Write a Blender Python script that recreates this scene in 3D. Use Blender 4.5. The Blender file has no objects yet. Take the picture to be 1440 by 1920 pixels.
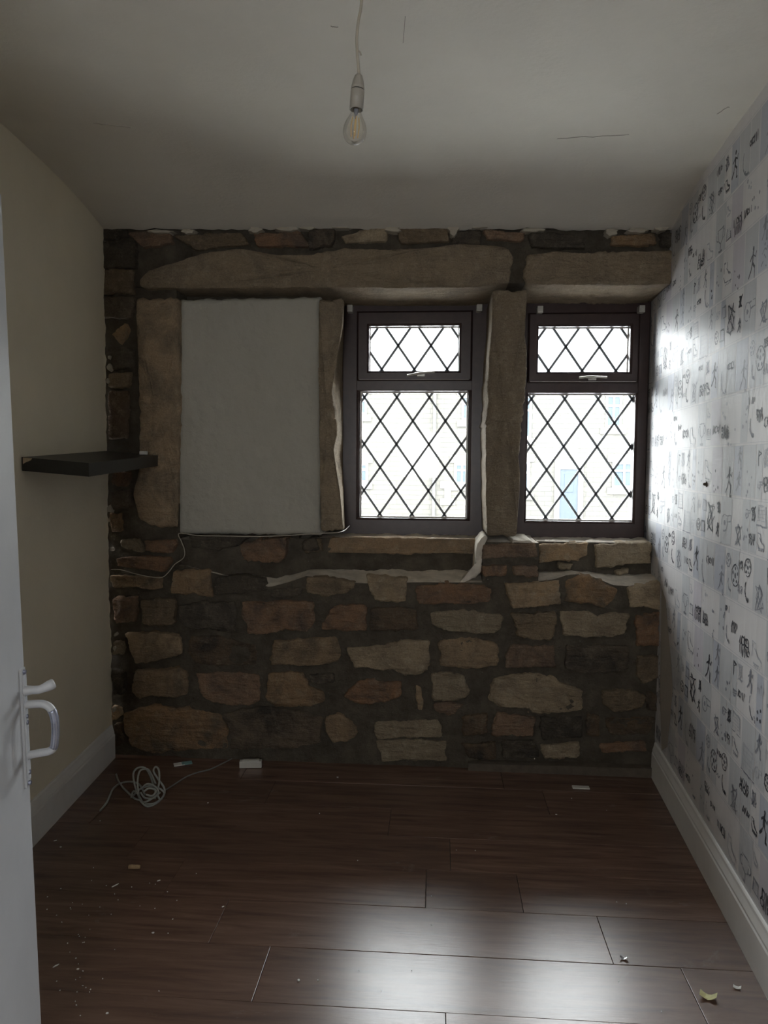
import bpy, bmesh, math, random
from mathutils import Vector, Matrix, noise

S = bpy.context.scene
COL = S.collection
# ------------------------------------------------------------------ camera
FPX, CAM_H, CAM_D, YAW, HOR, ROLL = 1400.0, 1.45, 3.5, 4.0, 868.0, 0.4
_t, _p, _r = math.radians(YAW), math.atan((960 - HOR) / FPX), math.radians(ROLL)
_F0 = Vector((-math.sin(_t), math.cos(_t), 0)); _R0 = Vector((math.cos(_t), math.sin(_t), 0)); _Z = Vector((0, 0, 1))
CF = math.cos(_p) * _F0 - math.sin(_p) * _Z
_U = math.cos(_p) * _Z + math.sin(_p) * _F0
CR = math.cos(_r) * _R0 + math.sin(_r) * _U
CU = math.cos(_r) * _U - math.sin(_r) * _R0
CC = Vector((0, -CAM_D, CAM_H))
cam = bpy.data.cameras.new('camera'); cam_o = bpy.data.objects.new('camera', cam); COL.objects.link(cam_o)
cam.sensor_fit = 'VERTICAL'; cam.sensor_height = 36.0; cam.lens = FPX / 1920 * 36.0
cam.clip_start = 0.02; cam.clip_end = 300
_m = Matrix((CR, CU, -CF)).transposed().to_4x4(); _m.translation = CC
cam_o.matrix_world = _m
S.camera = cam_o
# ------------------------------------------------------------------ light
W = bpy.data.worlds.new('overcast_sky'); S.world = W; W.use_nodes = True
_bg = W.node_tree.nodes['Background']
_bg.inputs['Color'].default_value = (0.95, 0.975, 1.0, 1)
_bg.inputs['Strength'].default_value = 20.0
S.view_settings.view_transform = 'Standard'; S.view_settings.look = 'None'
S.view_settings.exposure = 0.62; S.view_settings.gamma = 1.0; S.view_settings.use_curve_mapping = False
S.cycles.diffuse_bounces = 8; S.cycles.max_bounces = 12; S.cycles.transparent_max_bounces = 12
S.cycles.sample_clamp_indirect = 6.0; S.cycles.caustics_reflective = False; S.cycles.caustics_refractive = False
S.cycles.use_denoising = True
def portal(name, c, sx, sz, rot):
    l = bpy.data.lights.new(name, 'AREA'); l.shape = 'RECTANGLE'; l.size = sx; l.size_y = sz; l.cycles.is_portal = True
    o = bpy.data.objects.new(name, l); COL.objects.link(o); o.location = c; o.rotation_euler = rot
portal('sky_portal', (-0.115, 0.62, 1.67), 0.80, 1.30, (math.radians(-90), 0, 0))
portal('sky_portal', (0.74, 0.62, 1.67), 0.70, 1.30, (math.radians(-90), 0, 0))
portal('sky_portal', (-0.2, -4.85, 1.55), 0.50, 0.60, (math.radians(90), 0, 0))  # serves the added landing opening, fill light from behind the camera

# ------------------------------------------------------------------ pixel -> place helpers
def ray(px, py): return CF + (px - 720) / FPX * CR + (960 - py) / FPX * CU
def PY(px, py, y=0.0):
    d = ray(px, py); return CC + d * ((y - CC.y) / d.y)
def PZ(px, py, z=0.0):
    d = ray(px, py); return CC + d * ((z - CC.z) / d.z)
WR0, WR1 = Vector((1.0348, 0.0099, 0)), Vector((0.9386, -1.4379, 0))
WL0, WL1 = Vector((-1.5756, 0.0067, 0)), Vector((-1.5187, -0.8336, 0))
def wr(y): return WR0.x + (y - WR0.y) * (WR1.x - WR0.x) / (WR1.y - WR0.y)
def wl(y): return WL0.x + (y - WL0.y) * (WL1.x - WL0.x) / (WL1.y - WL0.y)
def PWR(px, py):
    d = ray(px, py); t = (WR1 - WR0); n = Vector((t.y, -t.x, 0)); return CC + d * ((WR0 - CC).dot(n) / d.dot(n))
def fbm(x, y, z=0.0, o=4): return noise.fractal(Vector((x, y, z)), 1.0, 2.0, o)
def ceil_z(x, y):
    k = min(1.0, max(0.0, (-y) / 0.85)); k = k * (2 - k)
    a = (x + 1.6) / 2.65
    return (2.535 - 0.04 * a) + k * 0.075 + 0.004 * fbm(x * 2, y * 2, 3.1)

# ------------------------------------------------------------------ materials
MATS = {}
def nodes_of(name):
    m = bpy.data.materials.new(name); m.use_nodes = True
    nt = m.node_tree; b = nt.nodes['Principled BSDF']
    return m, nt, b
def N(nt, t, **kw):
    n = nt.nodes.new(t)
    for k, v in kw.items(): setattr(n, k, v)
    return n
def ramp(nt, stops, src):
    r = N(nt, 'ShaderNodeValToRGB'); e = r.color_ramp.elements
    while len(e) < len(stops): e.new(0.5)
    for i, (p, c) in enumerate(stops): e[i].position = p; e[i].color = (*c, 1) if len(c) == 3 else c
    nt.links.new(src, r.inputs[0]); return r.outputs[0]
def tex(nt, kind, vec, scale, detail=6, rough=0.6, dist=0.0):
    n = N(nt, 'ShaderNodeTexNoise' if kind == 'noise' else 'ShaderNodeTexVoronoi')
    n.inputs['Scale'].default_value = scale
    if kind == 'noise':
        n.inputs['Detail'].default_value = detail; n.inputs['Roughness'].default_value = rough; n.inputs['Distortion'].default_value = dist
    nt.links.new(vec, n.inputs['Vector']); return n.outputs[0]
def mixc(nt, fac, a, b, mode='MIX'):
    n = N(nt, 'ShaderNodeMix', data_type='RGBA', blend_type=mode)
    L = nt.links
    if hasattr(fac, 'links'): L.new(fac, n.inputs[0])
    else: n.inputs[0].default_value = fac
    for v, i in ((a, 6), (b, 7)):
        if hasattr(v, 'links'): L.new(v, n.inputs[i])
        else: n.inputs[i].default_value = (*v, 1)
    return n.outputs[2]
def mth(nt, op, a, b=None):
    n = N(nt, 'ShaderNodeMath', operation=op)
    for i, v in enumerate((a, b)):
        if v is None: continue
        if hasattr(v, 'links'): nt.links.new(v, n.inputs[i])
        else: n.inputs[i].default_value = v
    return n.outputs[0]
def pos(nt): return N(nt, 'ShaderNodeNewGeometry').outputs['Position']
def vscale(nt, v, s):
    n = N(nt, 'ShaderNodeVectorMath', operation='MULTIPLY'); nt.links.new(v, n.inputs[0]); n.inputs[1].default_value = s; return n.outputs[0]
def bump(nt, b, h, strength, dist):
    n = N(nt, 'ShaderNodeBump'); n.inputs['Strength'].default_value = strength; n.inputs['Distance'].default_value = dist
    nt.links.new(h, n.inputs['Height']); nt.links.new(n.outputs[0], b.inputs['Normal'])
def plain(name, c, rough=0.5, var=0.12, scale=20, bmp=0.1, bs=120, bd=0.001, metal=0.0, spec=0.5, coat=0.0):
    """one colour with slight mottling and fine relief"""
    m, nt, b = nodes_of(name); p = pos(nt)
    t = tex(nt, 'noise', p, scale)
    lo = tuple(x * (1 - var) for x in c); hi = tuple(min(1, x * (1 + var)) for x in c)
    nt.links.new(ramp(nt, [(0.3, lo), (0.7, hi)], t), b.inputs['Base Color'])
    b.inputs['Roughness'].default_value = rough; b.inputs['Metallic'].default_value = metal
    b.inputs['Specular IOR Level'].default_value = spec; b.inputs['Coat Weight'].default_value = coat
    if bmp: bump(nt, b, tex(nt, 'noise', p, bs), bmp, bd)
    MATS[name] = m; return m
def stone_mat(name, base, dark, pale, bright=1.0):
    m, nt, b = nodes_of(name); p = pos(nt); L = nt.links
    rnd = N(nt, 'ShaderNodeObjectInfo').outputs['Random']
    c1 = ramp(nt, [(0.0, tuple(x * 0.62 for x in base)), (0.35, base), (0.7, (base[0] * 1.12, base[1] * 0.93, base[2] * 0.78)), (1.0, tuple(min(1, x * 1.25) for x in base))], rnd)
    big = tex(nt, 'noise', p, 7.0, 5, 0.65, 0.6)
    c2 = mixc(nt, ramp(nt, [(0.42, (0, 0, 0)), (0.68, (1, 1, 1))], big), c1, dark)
    med = tex(nt, 'noise', p, 24.0, 8, 0.7)
    c3 = mixc(nt, ramp(nt, [(0.52, (0, 0, 0)), (0.75, (0.75, 0.75, 0.75))], med), c2, pale)
    fine = tex(nt, 'noise', p, 160.0, 4, 0.7)
    c4 = mixc(nt, 0.35, c3, ramp(nt, [(0.3, (0.25, 0.25, 0.25)), (0.7, (0.85, 0.85, 0.85))], fine), 'OVERLAY')
    L.new(c4, b.inputs['Base Color']); b.inputs['Roughness'].default_value = 0.92; b.inputs['Specular IOR Level'].default_value = 0.15
    h = mth(nt, 'ADD', mth(nt, 'MULTIPLY', tex(nt, 'noise', p, 45.0, 8, 0.7), 1.0), mth(nt, 'MULTIPLY', tex(nt, 'noise', vscale(nt, p, (0.5, 1, 2.2)), 14.0, 4, 0.6), 1.5))
    bump(nt, b, h, 1.0, 0.022)
    MATS[name] = m; return m
stone_mat('sandstone', (0.3294, 0.2501, 0.1647), (0.1708, 0.1342, 0.0976), (0.4148, 0.3355, 0.2318))
stone_mat('redstone', (0.2867, 0.2013, 0.1403), (0.1525, 0.1159, 0.0915), (0.366, 0.2867, 0.2074))
stone_mat('palestone', (0.4148, 0.3416, 0.2379), (0.2684, 0.2135, 0.1525), (0.488, 0.4209, 0.3111))
stone_mat('darkstone', (0.1586, 0.1342, 0.1037), (0.0732, 0.0634, 0.0549), (0.2562, 0.2135, 0.1586))
stone_mat('dressed', (0.3963, 0.3143, 0.2186), (0.2596, 0.2118, 0.1571), (0.4782, 0.3963, 0.2869))
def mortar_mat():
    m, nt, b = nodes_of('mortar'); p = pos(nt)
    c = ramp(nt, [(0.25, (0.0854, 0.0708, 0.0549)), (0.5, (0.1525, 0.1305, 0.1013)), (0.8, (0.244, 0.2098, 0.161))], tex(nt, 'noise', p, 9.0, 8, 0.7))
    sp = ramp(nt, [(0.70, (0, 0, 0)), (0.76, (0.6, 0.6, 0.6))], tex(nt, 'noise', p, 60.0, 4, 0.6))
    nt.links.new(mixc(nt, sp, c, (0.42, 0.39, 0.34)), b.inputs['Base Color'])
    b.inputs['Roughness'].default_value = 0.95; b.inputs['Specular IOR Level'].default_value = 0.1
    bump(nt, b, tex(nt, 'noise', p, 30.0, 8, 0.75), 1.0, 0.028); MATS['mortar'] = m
mortar_mat()
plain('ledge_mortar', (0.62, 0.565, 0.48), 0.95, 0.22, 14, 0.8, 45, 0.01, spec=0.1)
def paint_mat(name, c, stain, bs, bd, rough=0.75, sp=0.3):
    m, nt, b = nodes_of(name); p = pos(nt)
    c1 = ramp(nt, [(0.35, tuple(x * 0.94 for x in c)), (0.65, c)], tex(nt, 'noise', p, 3.0, 4))
    st = ramp(nt, [(0.60, (0, 0, 0)), (0.78, (0.45, 0.45, 0.45))], tex(nt, 'noise', p, 5.0, 7, 0.7))
    nt.links.new(mixc(nt, st, c1, stain), b.inputs['Base Color'])
    b.inputs['Roughness'].default_value = rough; b.inputs['Specular IOR Level'].default_value = sp
    h = mth(nt, 'ADD', tex(nt, 'noise', p, bs, 5), mth(nt, 'MULTIPLY', tex(nt, 'noise', p, 6.0, 3), 2.0))
    bump(nt, b, h, 0.35, bd); MATS[name] = m
paint_mat('ceiling_paint', (0.70, 0.67, 0.605), (0.63, 0.60, 0.53), 70, 0.004)
paint_mat('cream_paint', (0.80, 0.745, 0.60), (0.75, 0.695, 0.55), 60, 0.003)
paint_mat('panel_plaster', (0.43, 0.415, 0.36), (0.38, 0.365, 0.315), 35, 0.022, 0.9, 0.15)
paint_mat('bare_plaster', (0.40, 0.365, 0.325), (0.26, 0.235, 0.205), 45, 0.006, 0.95, 0.1)
paint_mat('plaster_chip', (0.44, 0.40, 0.33), (0.30, 0.265, 0.21), 80, 0.006, 0.95, 0.1)
def paper_mat(name, c, rough):
    m, nt, b = nodes_of(name); p = pos(nt)
    w = tex(nt, 'noise', vscale(nt, p, (1, 1, 0.12)), 26.0, 3)
    nt.links.new(ramp(nt, [(0.3, tuple(x * 0.95 for x in c)), (0.7, c)], w), b.inputs['Base Color'])
    b.inputs['Roughness'].default_value = rough; b.inputs['Specular IOR Level'].default_value = 0.40
    bump(nt, b, tex(nt, 'noise', vscale(nt, p, (1, 1, 0.10)), 22.0, 2), 0.3, 0.005); MATS[name] = m
paper_mat('paper_base', (0.66, 0.645, 0.65), 0.43)
paper_mat('paper_blue', (0.47, 0.49, 0.55), 0.43)
paper_mat('paper_grey', (0.53, 0.54, 0.56), 0.43)
paper_mat('paper_lilac', (0.56, 0.535, 0.58), 0.43)
paper_mat('ink_dark', (0.085, 0.088, 0.105), 0.43)
paper_mat('ink_mid', (0.25, 0.26, 0.30), 0.43)
paper_mat('ink_pale', (0.44, 0.45, 0.49), 0.43)
plain('white_gloss', (0.74, 0.74, 0.73), 0.38, 0.04, 12, 0.15, 30, 0.001)
plain('door_paint', (0.50, 0.51, 0.53), 0.42, 0.04, 8, 0.25, 26, 0.002)
plain('aged_plastic', (0.34, 0.32, 0.28), 0.4, 0.06)
plain('white_plastic', (0.54, 0.525, 0.48), 0.4, 0.04)
plain('brown_upvc', (0.050, 0.030, 0.028), 0.33, 0.15, 30, 0.1, 60, 0.0008)
plain('beading', (0.50, 0.36, 0.26), 0.45, 0.1)
plain('glazing_bead_white', (0.66, 0.62, 0.58), 0.5, 0.05)
plain('lead', (0.26, 0.28, 0.30), 0.55, 0.1, metal=0.3)
plain('handle_metal', (0.60, 0.58, 0.53), 0.35, 0.08, metal=0.6)
plain('black_laminate', (0.020, 0.019, 0.018), 0.42, 0.2, 40, 0.1, 200, 0.0005)
plain('raw_board', (0.50, 0.40, 0.29), 0.8, 0.2, 60)
plain('grey_cable', (0.33, 0.34, 0.32), 0.45, 0.08)
plain('dull_cable', (0.17, 0.17, 0.165), 0.5, 0.1)
plain('flex', (0.44, 0.40, 0.33), 0.5, 0.08)
plain('black_gap', (0.02, 0.02, 0.02), 0.6, 0.1)
plain('filament', (0.72, 0.52, 0.25), 0.5, 0.1)
plain('worn_metal', (0.34, 0.36, 0.46), 0.35, 0.3, 45, 0.2, 90, 0.001, metal=0.8)
plain('paper_scrap', (0.62, 0.60, 0.32), 0.7, 0.15)
plain('white_scrap', (0.70, 0.69, 0.66), 0.7, 0.1)
plain('foil', (0.80, 0.80, 0.80), 0.25, 0.1, 60, 0.6, 80, 0.003, metal=1.0)
plain('teal_print', (0.16, 0.30, 0.31), 0.5, 0.2)
plain('cork', (0.36, 0.25, 0.14), 0.8, 0.25, 90)
plain('timber_strip', (0.10, 0.08, 0.06), 0.8, 0.25, 25, 0.4, 40, 0.004)
def wood_floor():
    m, nt, b = nodes_of('laminate'); p = pos(nt); L = nt.links
    rnd = N(nt, 'ShaderNodeObjectInfo').outputs['Random']
    off = N(nt, 'ShaderNodeVectorMath', operation='ADD'); L.new(p, off.inputs[0])
    cmb = N(nt, 'ShaderNodeCombineXYZ'); L.new(mth(nt, 'MULTIPLY', rnd, 37.0), cmb.inputs[0]); L.new(mth(nt, 'MULTIPLY', rnd, 11.0), cmb.inputs[1]); L.new(cmb.outputs[0], off.inputs[1])
    v = vscale(nt, off.outputs[0], (0.9, 9.0, 1))
    g = tex(nt, 'noise', v, 3.2, 7, 0.62, 0.5)
    c = ramp(nt, [(0.28, (0.085, 0.049, 0.037)), (0.55, (0.17, 0.10, 0.073)), (0.78, (0.25, 0.157, 0.113))], g)
    c = mixc(nt, mth(nt, 'MULTIPLY', rnd, 0.45), c, (0.085, 0.054, 0.042))
    # dusty scuffs
    dv = N(nt, 'ShaderNodeSeparateXYZ'); L.new(p, dv.inputs[0])
    d = ramp(nt, [(0.62, (0, 0, 0)), (0.80, (0.5, 0.5, 0.5))], tex(nt, 'noise', vscale(nt, p, (1.6, 3.0, 1)), 2.1, 8, 0.7, 0.8))
    c = mixc(nt, d, c, (0.30, 0.26, 0.23))
    L.new(c, b.inputs['Base Color'])

    b.inputs['Roughness'].default_value = 0.27; b.inputs['Specular IOR Level'].default_value = 0.6
    bump(nt, b, tex(nt, 'noise', vscale(nt, off.outputs[0], (1, 14, 1)), 14.0, 4), 0.12, 0.002); MATS['laminate'] = m
wood_floor()
def thin_glass(name, refl, tint=(1, 1, 1), ior=1.45):
    m = bpy.data.materials.new(name); m.use_nodes = True; nt = m.node_tree; nt.nodes.clear()
    o = N(nt, 'ShaderNodeOutputMaterial'); mx = N(nt, 'ShaderNodeMixShader'); t = N(nt, 'ShaderNodeBsdfTransparent'); g = N(nt, 'ShaderNodeBsdfGlossy')
    t.inputs[0].default_value = (*tint, 1); g.inputs['Roughness'].default_value = 0.02
    f = N(nt, 'ShaderNodeFresnel'); f.inputs[0].default_value = ior
    nt.links.new(mth(nt, 'MULTIPLY', f.outputs[0], refl), mx.inputs[0]); nt.links.new(t.outputs[0], mx.inputs[1]); nt.links.new(g.outputs[0], mx.inputs[2]); nt.links.new(mx.outputs[0], o.inputs[0])
    MATS[name] = m
thin_glass('window_glass', 1.0, (0.97, 0.985, 0.98))
thin_glass('bulb_glass', 0.5, (0.965, 0.955, 0.93))

# ------------------------------------------------------------------ mesh helpers
def mesh(name, v, f, mat, parent=None, smooth=False, mats=None, mi=None):
    me = bpy.data.meshes.new(name); me.from_pydata([tuple(q) for q in v], [], f)
    for k in (mats or [mat]): me.materials.append(MATS[k])
    if mi: me.polygons.foreach_set('material_index', mi)
    if smooth: me.polygons.foreach_set('use_smooth', [True] * len(f))
    me.update()
    o = bpy.data.objects.new(name, me); COL.objects.link(o)
    if parent is not None: o.parent = parent
    return o
def tag(o, label, cat=None, group=None, kind=None):
    o['label'] = label
    if cat: o['category'] = cat
    if group: o['group'] = group
    if kind: o['kind'] = kind
    return o
def empty(name, loc=(0, 0, 0)):
    o = bpy.data.objects.new(name, None); o.empty_display_size = 0.05; o.location = loc; COL.objects.link(o); return o
def put(o):   # keep world placement of world-space meshes under an empty that stands elsewhere
    bpy.context.view_layer.update()
    for c in o.children: c.matrix_parent_inverse = o.matrix_world.inverted()
class MB:
    def __init__(s): s.v = []; s.f = []
    def add(s, v, f):
        n = len(s.v); s.v += [Vector(q) for q in v]; s.f += [tuple(i + n for i in q) for q in f]; return s
    def box(s, a, b, bev=0.0):
        x0, y0, z0 = a; x1, y1, z1 = b
        if bev <= 0:
            return s.add([(x0, y0, z0), (x1, y0, z0), (x1, y1, z0), (x0, y1, z0), (x0, y0, z1), (x1, y0, z1), (x1, y1, z1), (x0, y1, z1)],
                         [(0, 3, 2, 1), (4, 5, 6, 7), (0, 1, 5, 4), (1, 2, 6, 5), (2, 3, 7, 6), (3, 0, 4, 7)])
        bm = bmesh.new(); bmesh.ops.create_cube(bm, size=1.0)
        for q in bm.verts: q.co = Vector(((x0 + x1) / 2 + q.co.x * (x1 - x0), (y0 + y1) / 2 + q.co.y * (y1 - y0), (z0 + z1) / 2 + q.co.z * (z1 - z0)))
        bmesh.ops.bevel(bm, geom=list(bm.edges), offset=bev, segments=2, affect='EDGES', profile=0.6)
        bm.verts.index_update(); s.add([q.co.copy() for q in bm.verts], [tuple(q.index for q in fc.verts) for fc in bm.faces]); bm.free(); return s
    def tube(s, pts, r, n=8, closed=False, cap=True):
        P = [Vector(q) for q in pts]; rr = r if isinstance(r, (list, tuple)) else [r] * len(P)
        nrm = None; base = len(s.v); m = len(P)
        for i, q in enumerate(P):
            a = P[i - 1] if i else (P[-1] if closed else P[0]); b = P[i + 1] if i < m - 1 else (P[0] if closed else P[-1])
            t = (b - a).normalized()
            if nrm is None: nrm = t.orthogonal().normalized()
            nrm = (nrm - t * nrm.dot(t))
            nrm = nrm.normalized() if nrm.length > 1e-6 else t.orthogonal().normalized()
            bn = t.cross(nrm)
            for k in range(n):
                an = 2 * math.pi * k / n; s.v.append(q + (nrm * math.cos(an) + bn * math.sin(an)) * rr[i])
        for i in range(m if closed else m - 1):
            j = (i + 1) % m
            for k in range(n):
                k2 = (k + 1) % n; s.f.append((base + i * n + k, base + i * n + k2, base + j * n + k2, base + j * n + k))
        if cap and not closed:
            s.f.append(tuple(base + k for k in reversed(range(n)))); s.f.append(tuple(base + (m - 1) * n + k for k in range(n)))
        return s
    def lathe(s, prof, o, ax=Vector((0, 0, 1)), n=24):
        ax = Vector(ax).normalized(); u = ax.orthogonal().normalized(); w = ax.cross(u); o = Vector(o); base = len(s.v); m = len(prof)
        for (r, h) in prof:
            for k in range(n):
                an = 2 * math.pi * k / n; s.v.append(o + ax * h + (u * math.cos(an) + w * math.sin(an)) * max(r, 1e-5))
        for i in range(m - 1):
            for k in range(n):
                k2 = (k + 1) % n; s.f.append((base + i * n + k, base + i * n + k2, base + (i + 1) * n + k2, base + (i + 1) * n + k))
        return s
    def build(s, name, mat, parent=None, smooth=False): return mesh(name, s.v, s.f, mat, parent, smooth)
def spline(pts, per=8):
    P = [Vector(q) for q in pts]; out = []
    for i in range(len(P) - 1):
        a = P[max(i - 1, 0)]; b = P[i]; c = P[i + 1]; d = P[min(i + 2, len(P) - 1)]
        for k in range(per):
            t = k / per
            out.append(0.5 * ((2 * b) + (c - a) * t + (2 * a - 5 * b + 4 * c - d) * t * t + (3 * b - a - 3 * c + d) * t ** 3))
    out.append(P[-1]); return out
def grid(fn, nu, nv):
    v = [fn(i / nu, j / nv) for j in range(nv + 1) for i in range(nu + 1)]
    f = [(j * (nu + 1) + i, j * (nu + 1) + i + 1, (j + 1) * (nu + 1) + i + 1, (j + 1) * (nu + 1) + i) for j in range(nv) for i in range(nu)]
    return v, f

# ================================================================== THE SETTING
Y_FRONT = -4.7          # far side of the landing behind the camera
Y_DOORWALL = -2.78
# ---- floor: boards lie across the room
fl = MB().box((-1.75, Y_FRONT, -0.06), (1.2, 0.10, -0.012)).build('floor', 'black_gap')
tag(fl, 'dark brown laminate floor of wide boards laid across the room', 'floor', kind='structure')
random.seed(4)
pitch, ref = 0.2315, -1.377
joints = {0: [0.53, -0.67], 1: [0.298, -0.02, -0.9], -1: [0.72, -0.48], 2: [0.067, -1.12], -2: [0.04, -1.16]}
k = -14
while True:
    y0 = ref + k * pitch; y1 = y0 + pitch
    if y0 > 0.05: break
    y1 = min(y1, 0.06)
    js = joints.get(k)
    if js is None:
        s0 = random.uniform(-0.6, 0.6); js = [s0 + 1.2 * q for q in (-2, -1, 0, 1, 2)]
    xa, xb = wl((y0 + y1) / 2) - 0.02, wr((y0 + y1) / 2) + 0.02
    cuts = [xa] + sorted(q for q in js if xa + 0.1 < q < xb - 0.1) + [xb]
    for a, b in zip(cuts[:-1], cuts[1:]):
        dz = random.uniform(-0.0006, 0.0006)
        g = 0.0008
        MB().box((a + g, y0 + g, -0.012), (b - g, y1 - g, dz), 0.0009).build('floor_board', 'laminate', fl)
    k += 1
# ---- ceiling with a ragged edge along the stone wall
def cfn(u, v):
    y = -0.012 + (Y_FRONT + 0.012) * (v ** 1.3); x = (wl(y) - 0.05) + u * (wr(y) - wl(y) + 0.1)
    if v == 0: y = -0.012 - 0.016 * fbm(x * 14, 0.3) - 0.012 * fbm(x * 60, 1.3)
    return Vector((x, y, ceil_z(x, y)))
v, f = grid(cfn, 90, 60)
f = [tuple(reversed(q)) for q in f]
n = len(v); v += [q + Vector((0, 0, 0.06)) for q in v]
f += [tuple(i + n for i in reversed(q)) for q in f]
f += [(i, i + 1, n + i + 1, n + i) for i in range(90)]
ce = mesh('ceiling', v, f, 'ceiling_paint', smooth=False)
tag(ce, 'plain off-white plaster ceiling, ragged where it meets the stone wall', 'ceiling', kind='structure')
MB().box((-2.0, Y_FRONT - 0.1, 2.68), (1.5, 0.62, 2.9)).build('sky_leak_lid', 'mortar', ce)  # unseen lid added to keep sky light out above the ragged ceiling edge
random.seed(11)
for px0, py0, px1, py1 in ((175, 232, 245, 240), (760, 20, 756, 70), (1045, 250, 1180, 240), (620, 42, 634, 44), (1345, 195, 1368, 183)):
    pts = []
    for i in range(9):
        t = i / 8; q = PZ(px0 + (px1 - px0) * t, py0 + (py1 - py0) * t + random.uniform(-1.5, 1.5), 2.6); q.z = ceil_z(q.x, q.y) - 0.0005; pts.append(q)
    MB().tube(pts, 0.0012, 4).build('hairline_crack', 'bare_plaster', ce)
# ---- left wall: cream plaster, broken off raggedly before the stones
def lfn(u, v):
    z = -0.02 + v * 2.72
    e = -0.015 + 0.020 * fbm(z * 5, 5.5) + 0.014 * fbm(z * 26, 8.5)
    y = e + (Y_FRONT - e) * (u ** 1.4)
    return Vector((wl(y) + 0.0015 * fbm(y * 3, z * 3), y, z))
nu, nv = 50, 220
v, f = grid(lfn, nu, nv)
n = len(v)
v += [q + Vector((-0.028, 0.004, 0)) for q in v[::nu + 1]]
f += [(j * (nu + 1), (j + 1) * (nu + 1), n + j + 1, n + j) for j in range(nv)]
wlf = mesh('wall_left', v, f, 'cream_paint')
tag(wlf, 'cream painted plaster wall, broken off raggedly at the stone corner', 'wall', kind='structure')
MB().box((-1.9, Y_FRONT, -0.05), (-1.66, 0.0, 2.8)).build('masonry_core', 'mortar', wlf)
random.seed(3)
for (px, py) in ((206, 670), (206, 688), (203, 715), (206, 955), (205, 975), (210, 1030), (190, 430), (217, 1190), (216, 1215), (214, 1330)):
    c = PY(px, py, -0.02); m = MB(); r = random.uniform(0.005, 0.011)
    pr = [(r * random.uniform(0.6, 1.2) * math.cos(a), r * 1.5 * random.uniform(0.6, 1.2) * math.sin(a)) for a in [i * math.pi / 4 for i in range(8)]]
    m.add([c + Vector((a, -0.012, b)) for a, b in pr] + [c + Vector((a * 1.3, 0.02, b * 1.3)) for a, b in pr], [tuple(range(7, -1, -1))] + [(i, (i + 1) % 8, 8 + (i + 1) % 8, 8 + i) for i in range(8)])
    m.build('plaster_flake', 'plaster_chip', wlf)
# ---- right wall: papered, runs on into the window recess
def rfn(u, v):
    y = 0.47 + (Y_FRONT - 0.47) * u
    return Vector((wr(y), y, -0.02 + v * 2.72))
v, f = grid(rfn, 40, 20)
wrt = mesh('wall_right', v, [tuple(reversed(q)) for q in f], 'paper_base')
tag(wrt, 'wall papered with pale sketchy football doodle print', 'wall', kind='structure')
MB().box((1.12, Y_FRONT, -0.05), (1.4, 0.55, 2.8)).build('masonry_core', 'mortar', wrt)
# ---- wall with the doorway behind the camera, and the landing
wf = MB().box((-1.75, Y_DOORWALL - 0.10, -0.02), (-0.74, Y_DOORWALL, 2.75)).build('wall_front', 'cream_paint')
tag(wf, 'cream pier wall that carries the open door, beside the viewpoint', 'wall', kind='structure')
wf2 = MB().box((-1.75, Y_FRONT - 0.1, -0.02), (-0.42, Y_FRONT, 2.75)).box((0.02, Y_FRONT - 0.1, -0.02), (1.2, Y_FRONT, 2.75)).box((-0.42, Y_FRONT - 0.1, -0.02), (0.02, Y_FRONT, 1.28)).box((-0.42, Y_FRONT - 0.1, 1.82), (0.02, Y_FRONT, 2.75)).build('wall_landing', 'cream_paint')  # unseen window opening added here to lift the light on the stone wall
tag(wf2, 'cream end wall of the landing with an added fill-light opening, behind the viewpoint', 'wall', kind='structure')
# ---- skirting boards
def skirt(name, xf, side, y0, y1, label):
    H = 0.165
    prof = [(0.0, 0.0), (0.020, 0.0), (0.020, H - 0.050), (0.017, H - 0.044), (0.017, H - 0.036), (0.014, H - 0.026), (0.0105, H - 0.014), (0.009, H - 0.004), (0.006, H), (0.0, H)]
    v = []; f = []
    ys = [y0 + (y1 - y0) * i / 10 for i in range(11)]
    for y in ys:
        for d, h in prof: v.append((xf(y) - side * d, y, h))
    m = len(prof)
    for i in range(10):
        for j in range(m - 1):
            q = (i * m + j, i * m + j + 1, (i + 1) * m + j + 1, (i + 1) * m + j); f.append(q)
    f.append(tuple(range(m))); f.append(tuple(10 * m + j for j in reversed(range(m))))
    o = mesh(name, v, f, 'white_gloss'); tag(o, label, 'skirting board', kind='structure'); return o
skirt('baseboard_left', wl, -1, -0.03, Y_DOORWALL, 'white painted skirting board along the cream wall')
skirt('baseboard_right', wr, 1, -0.03, Y_FRONT, 'white moulded skirting board along the papered wall')

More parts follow.
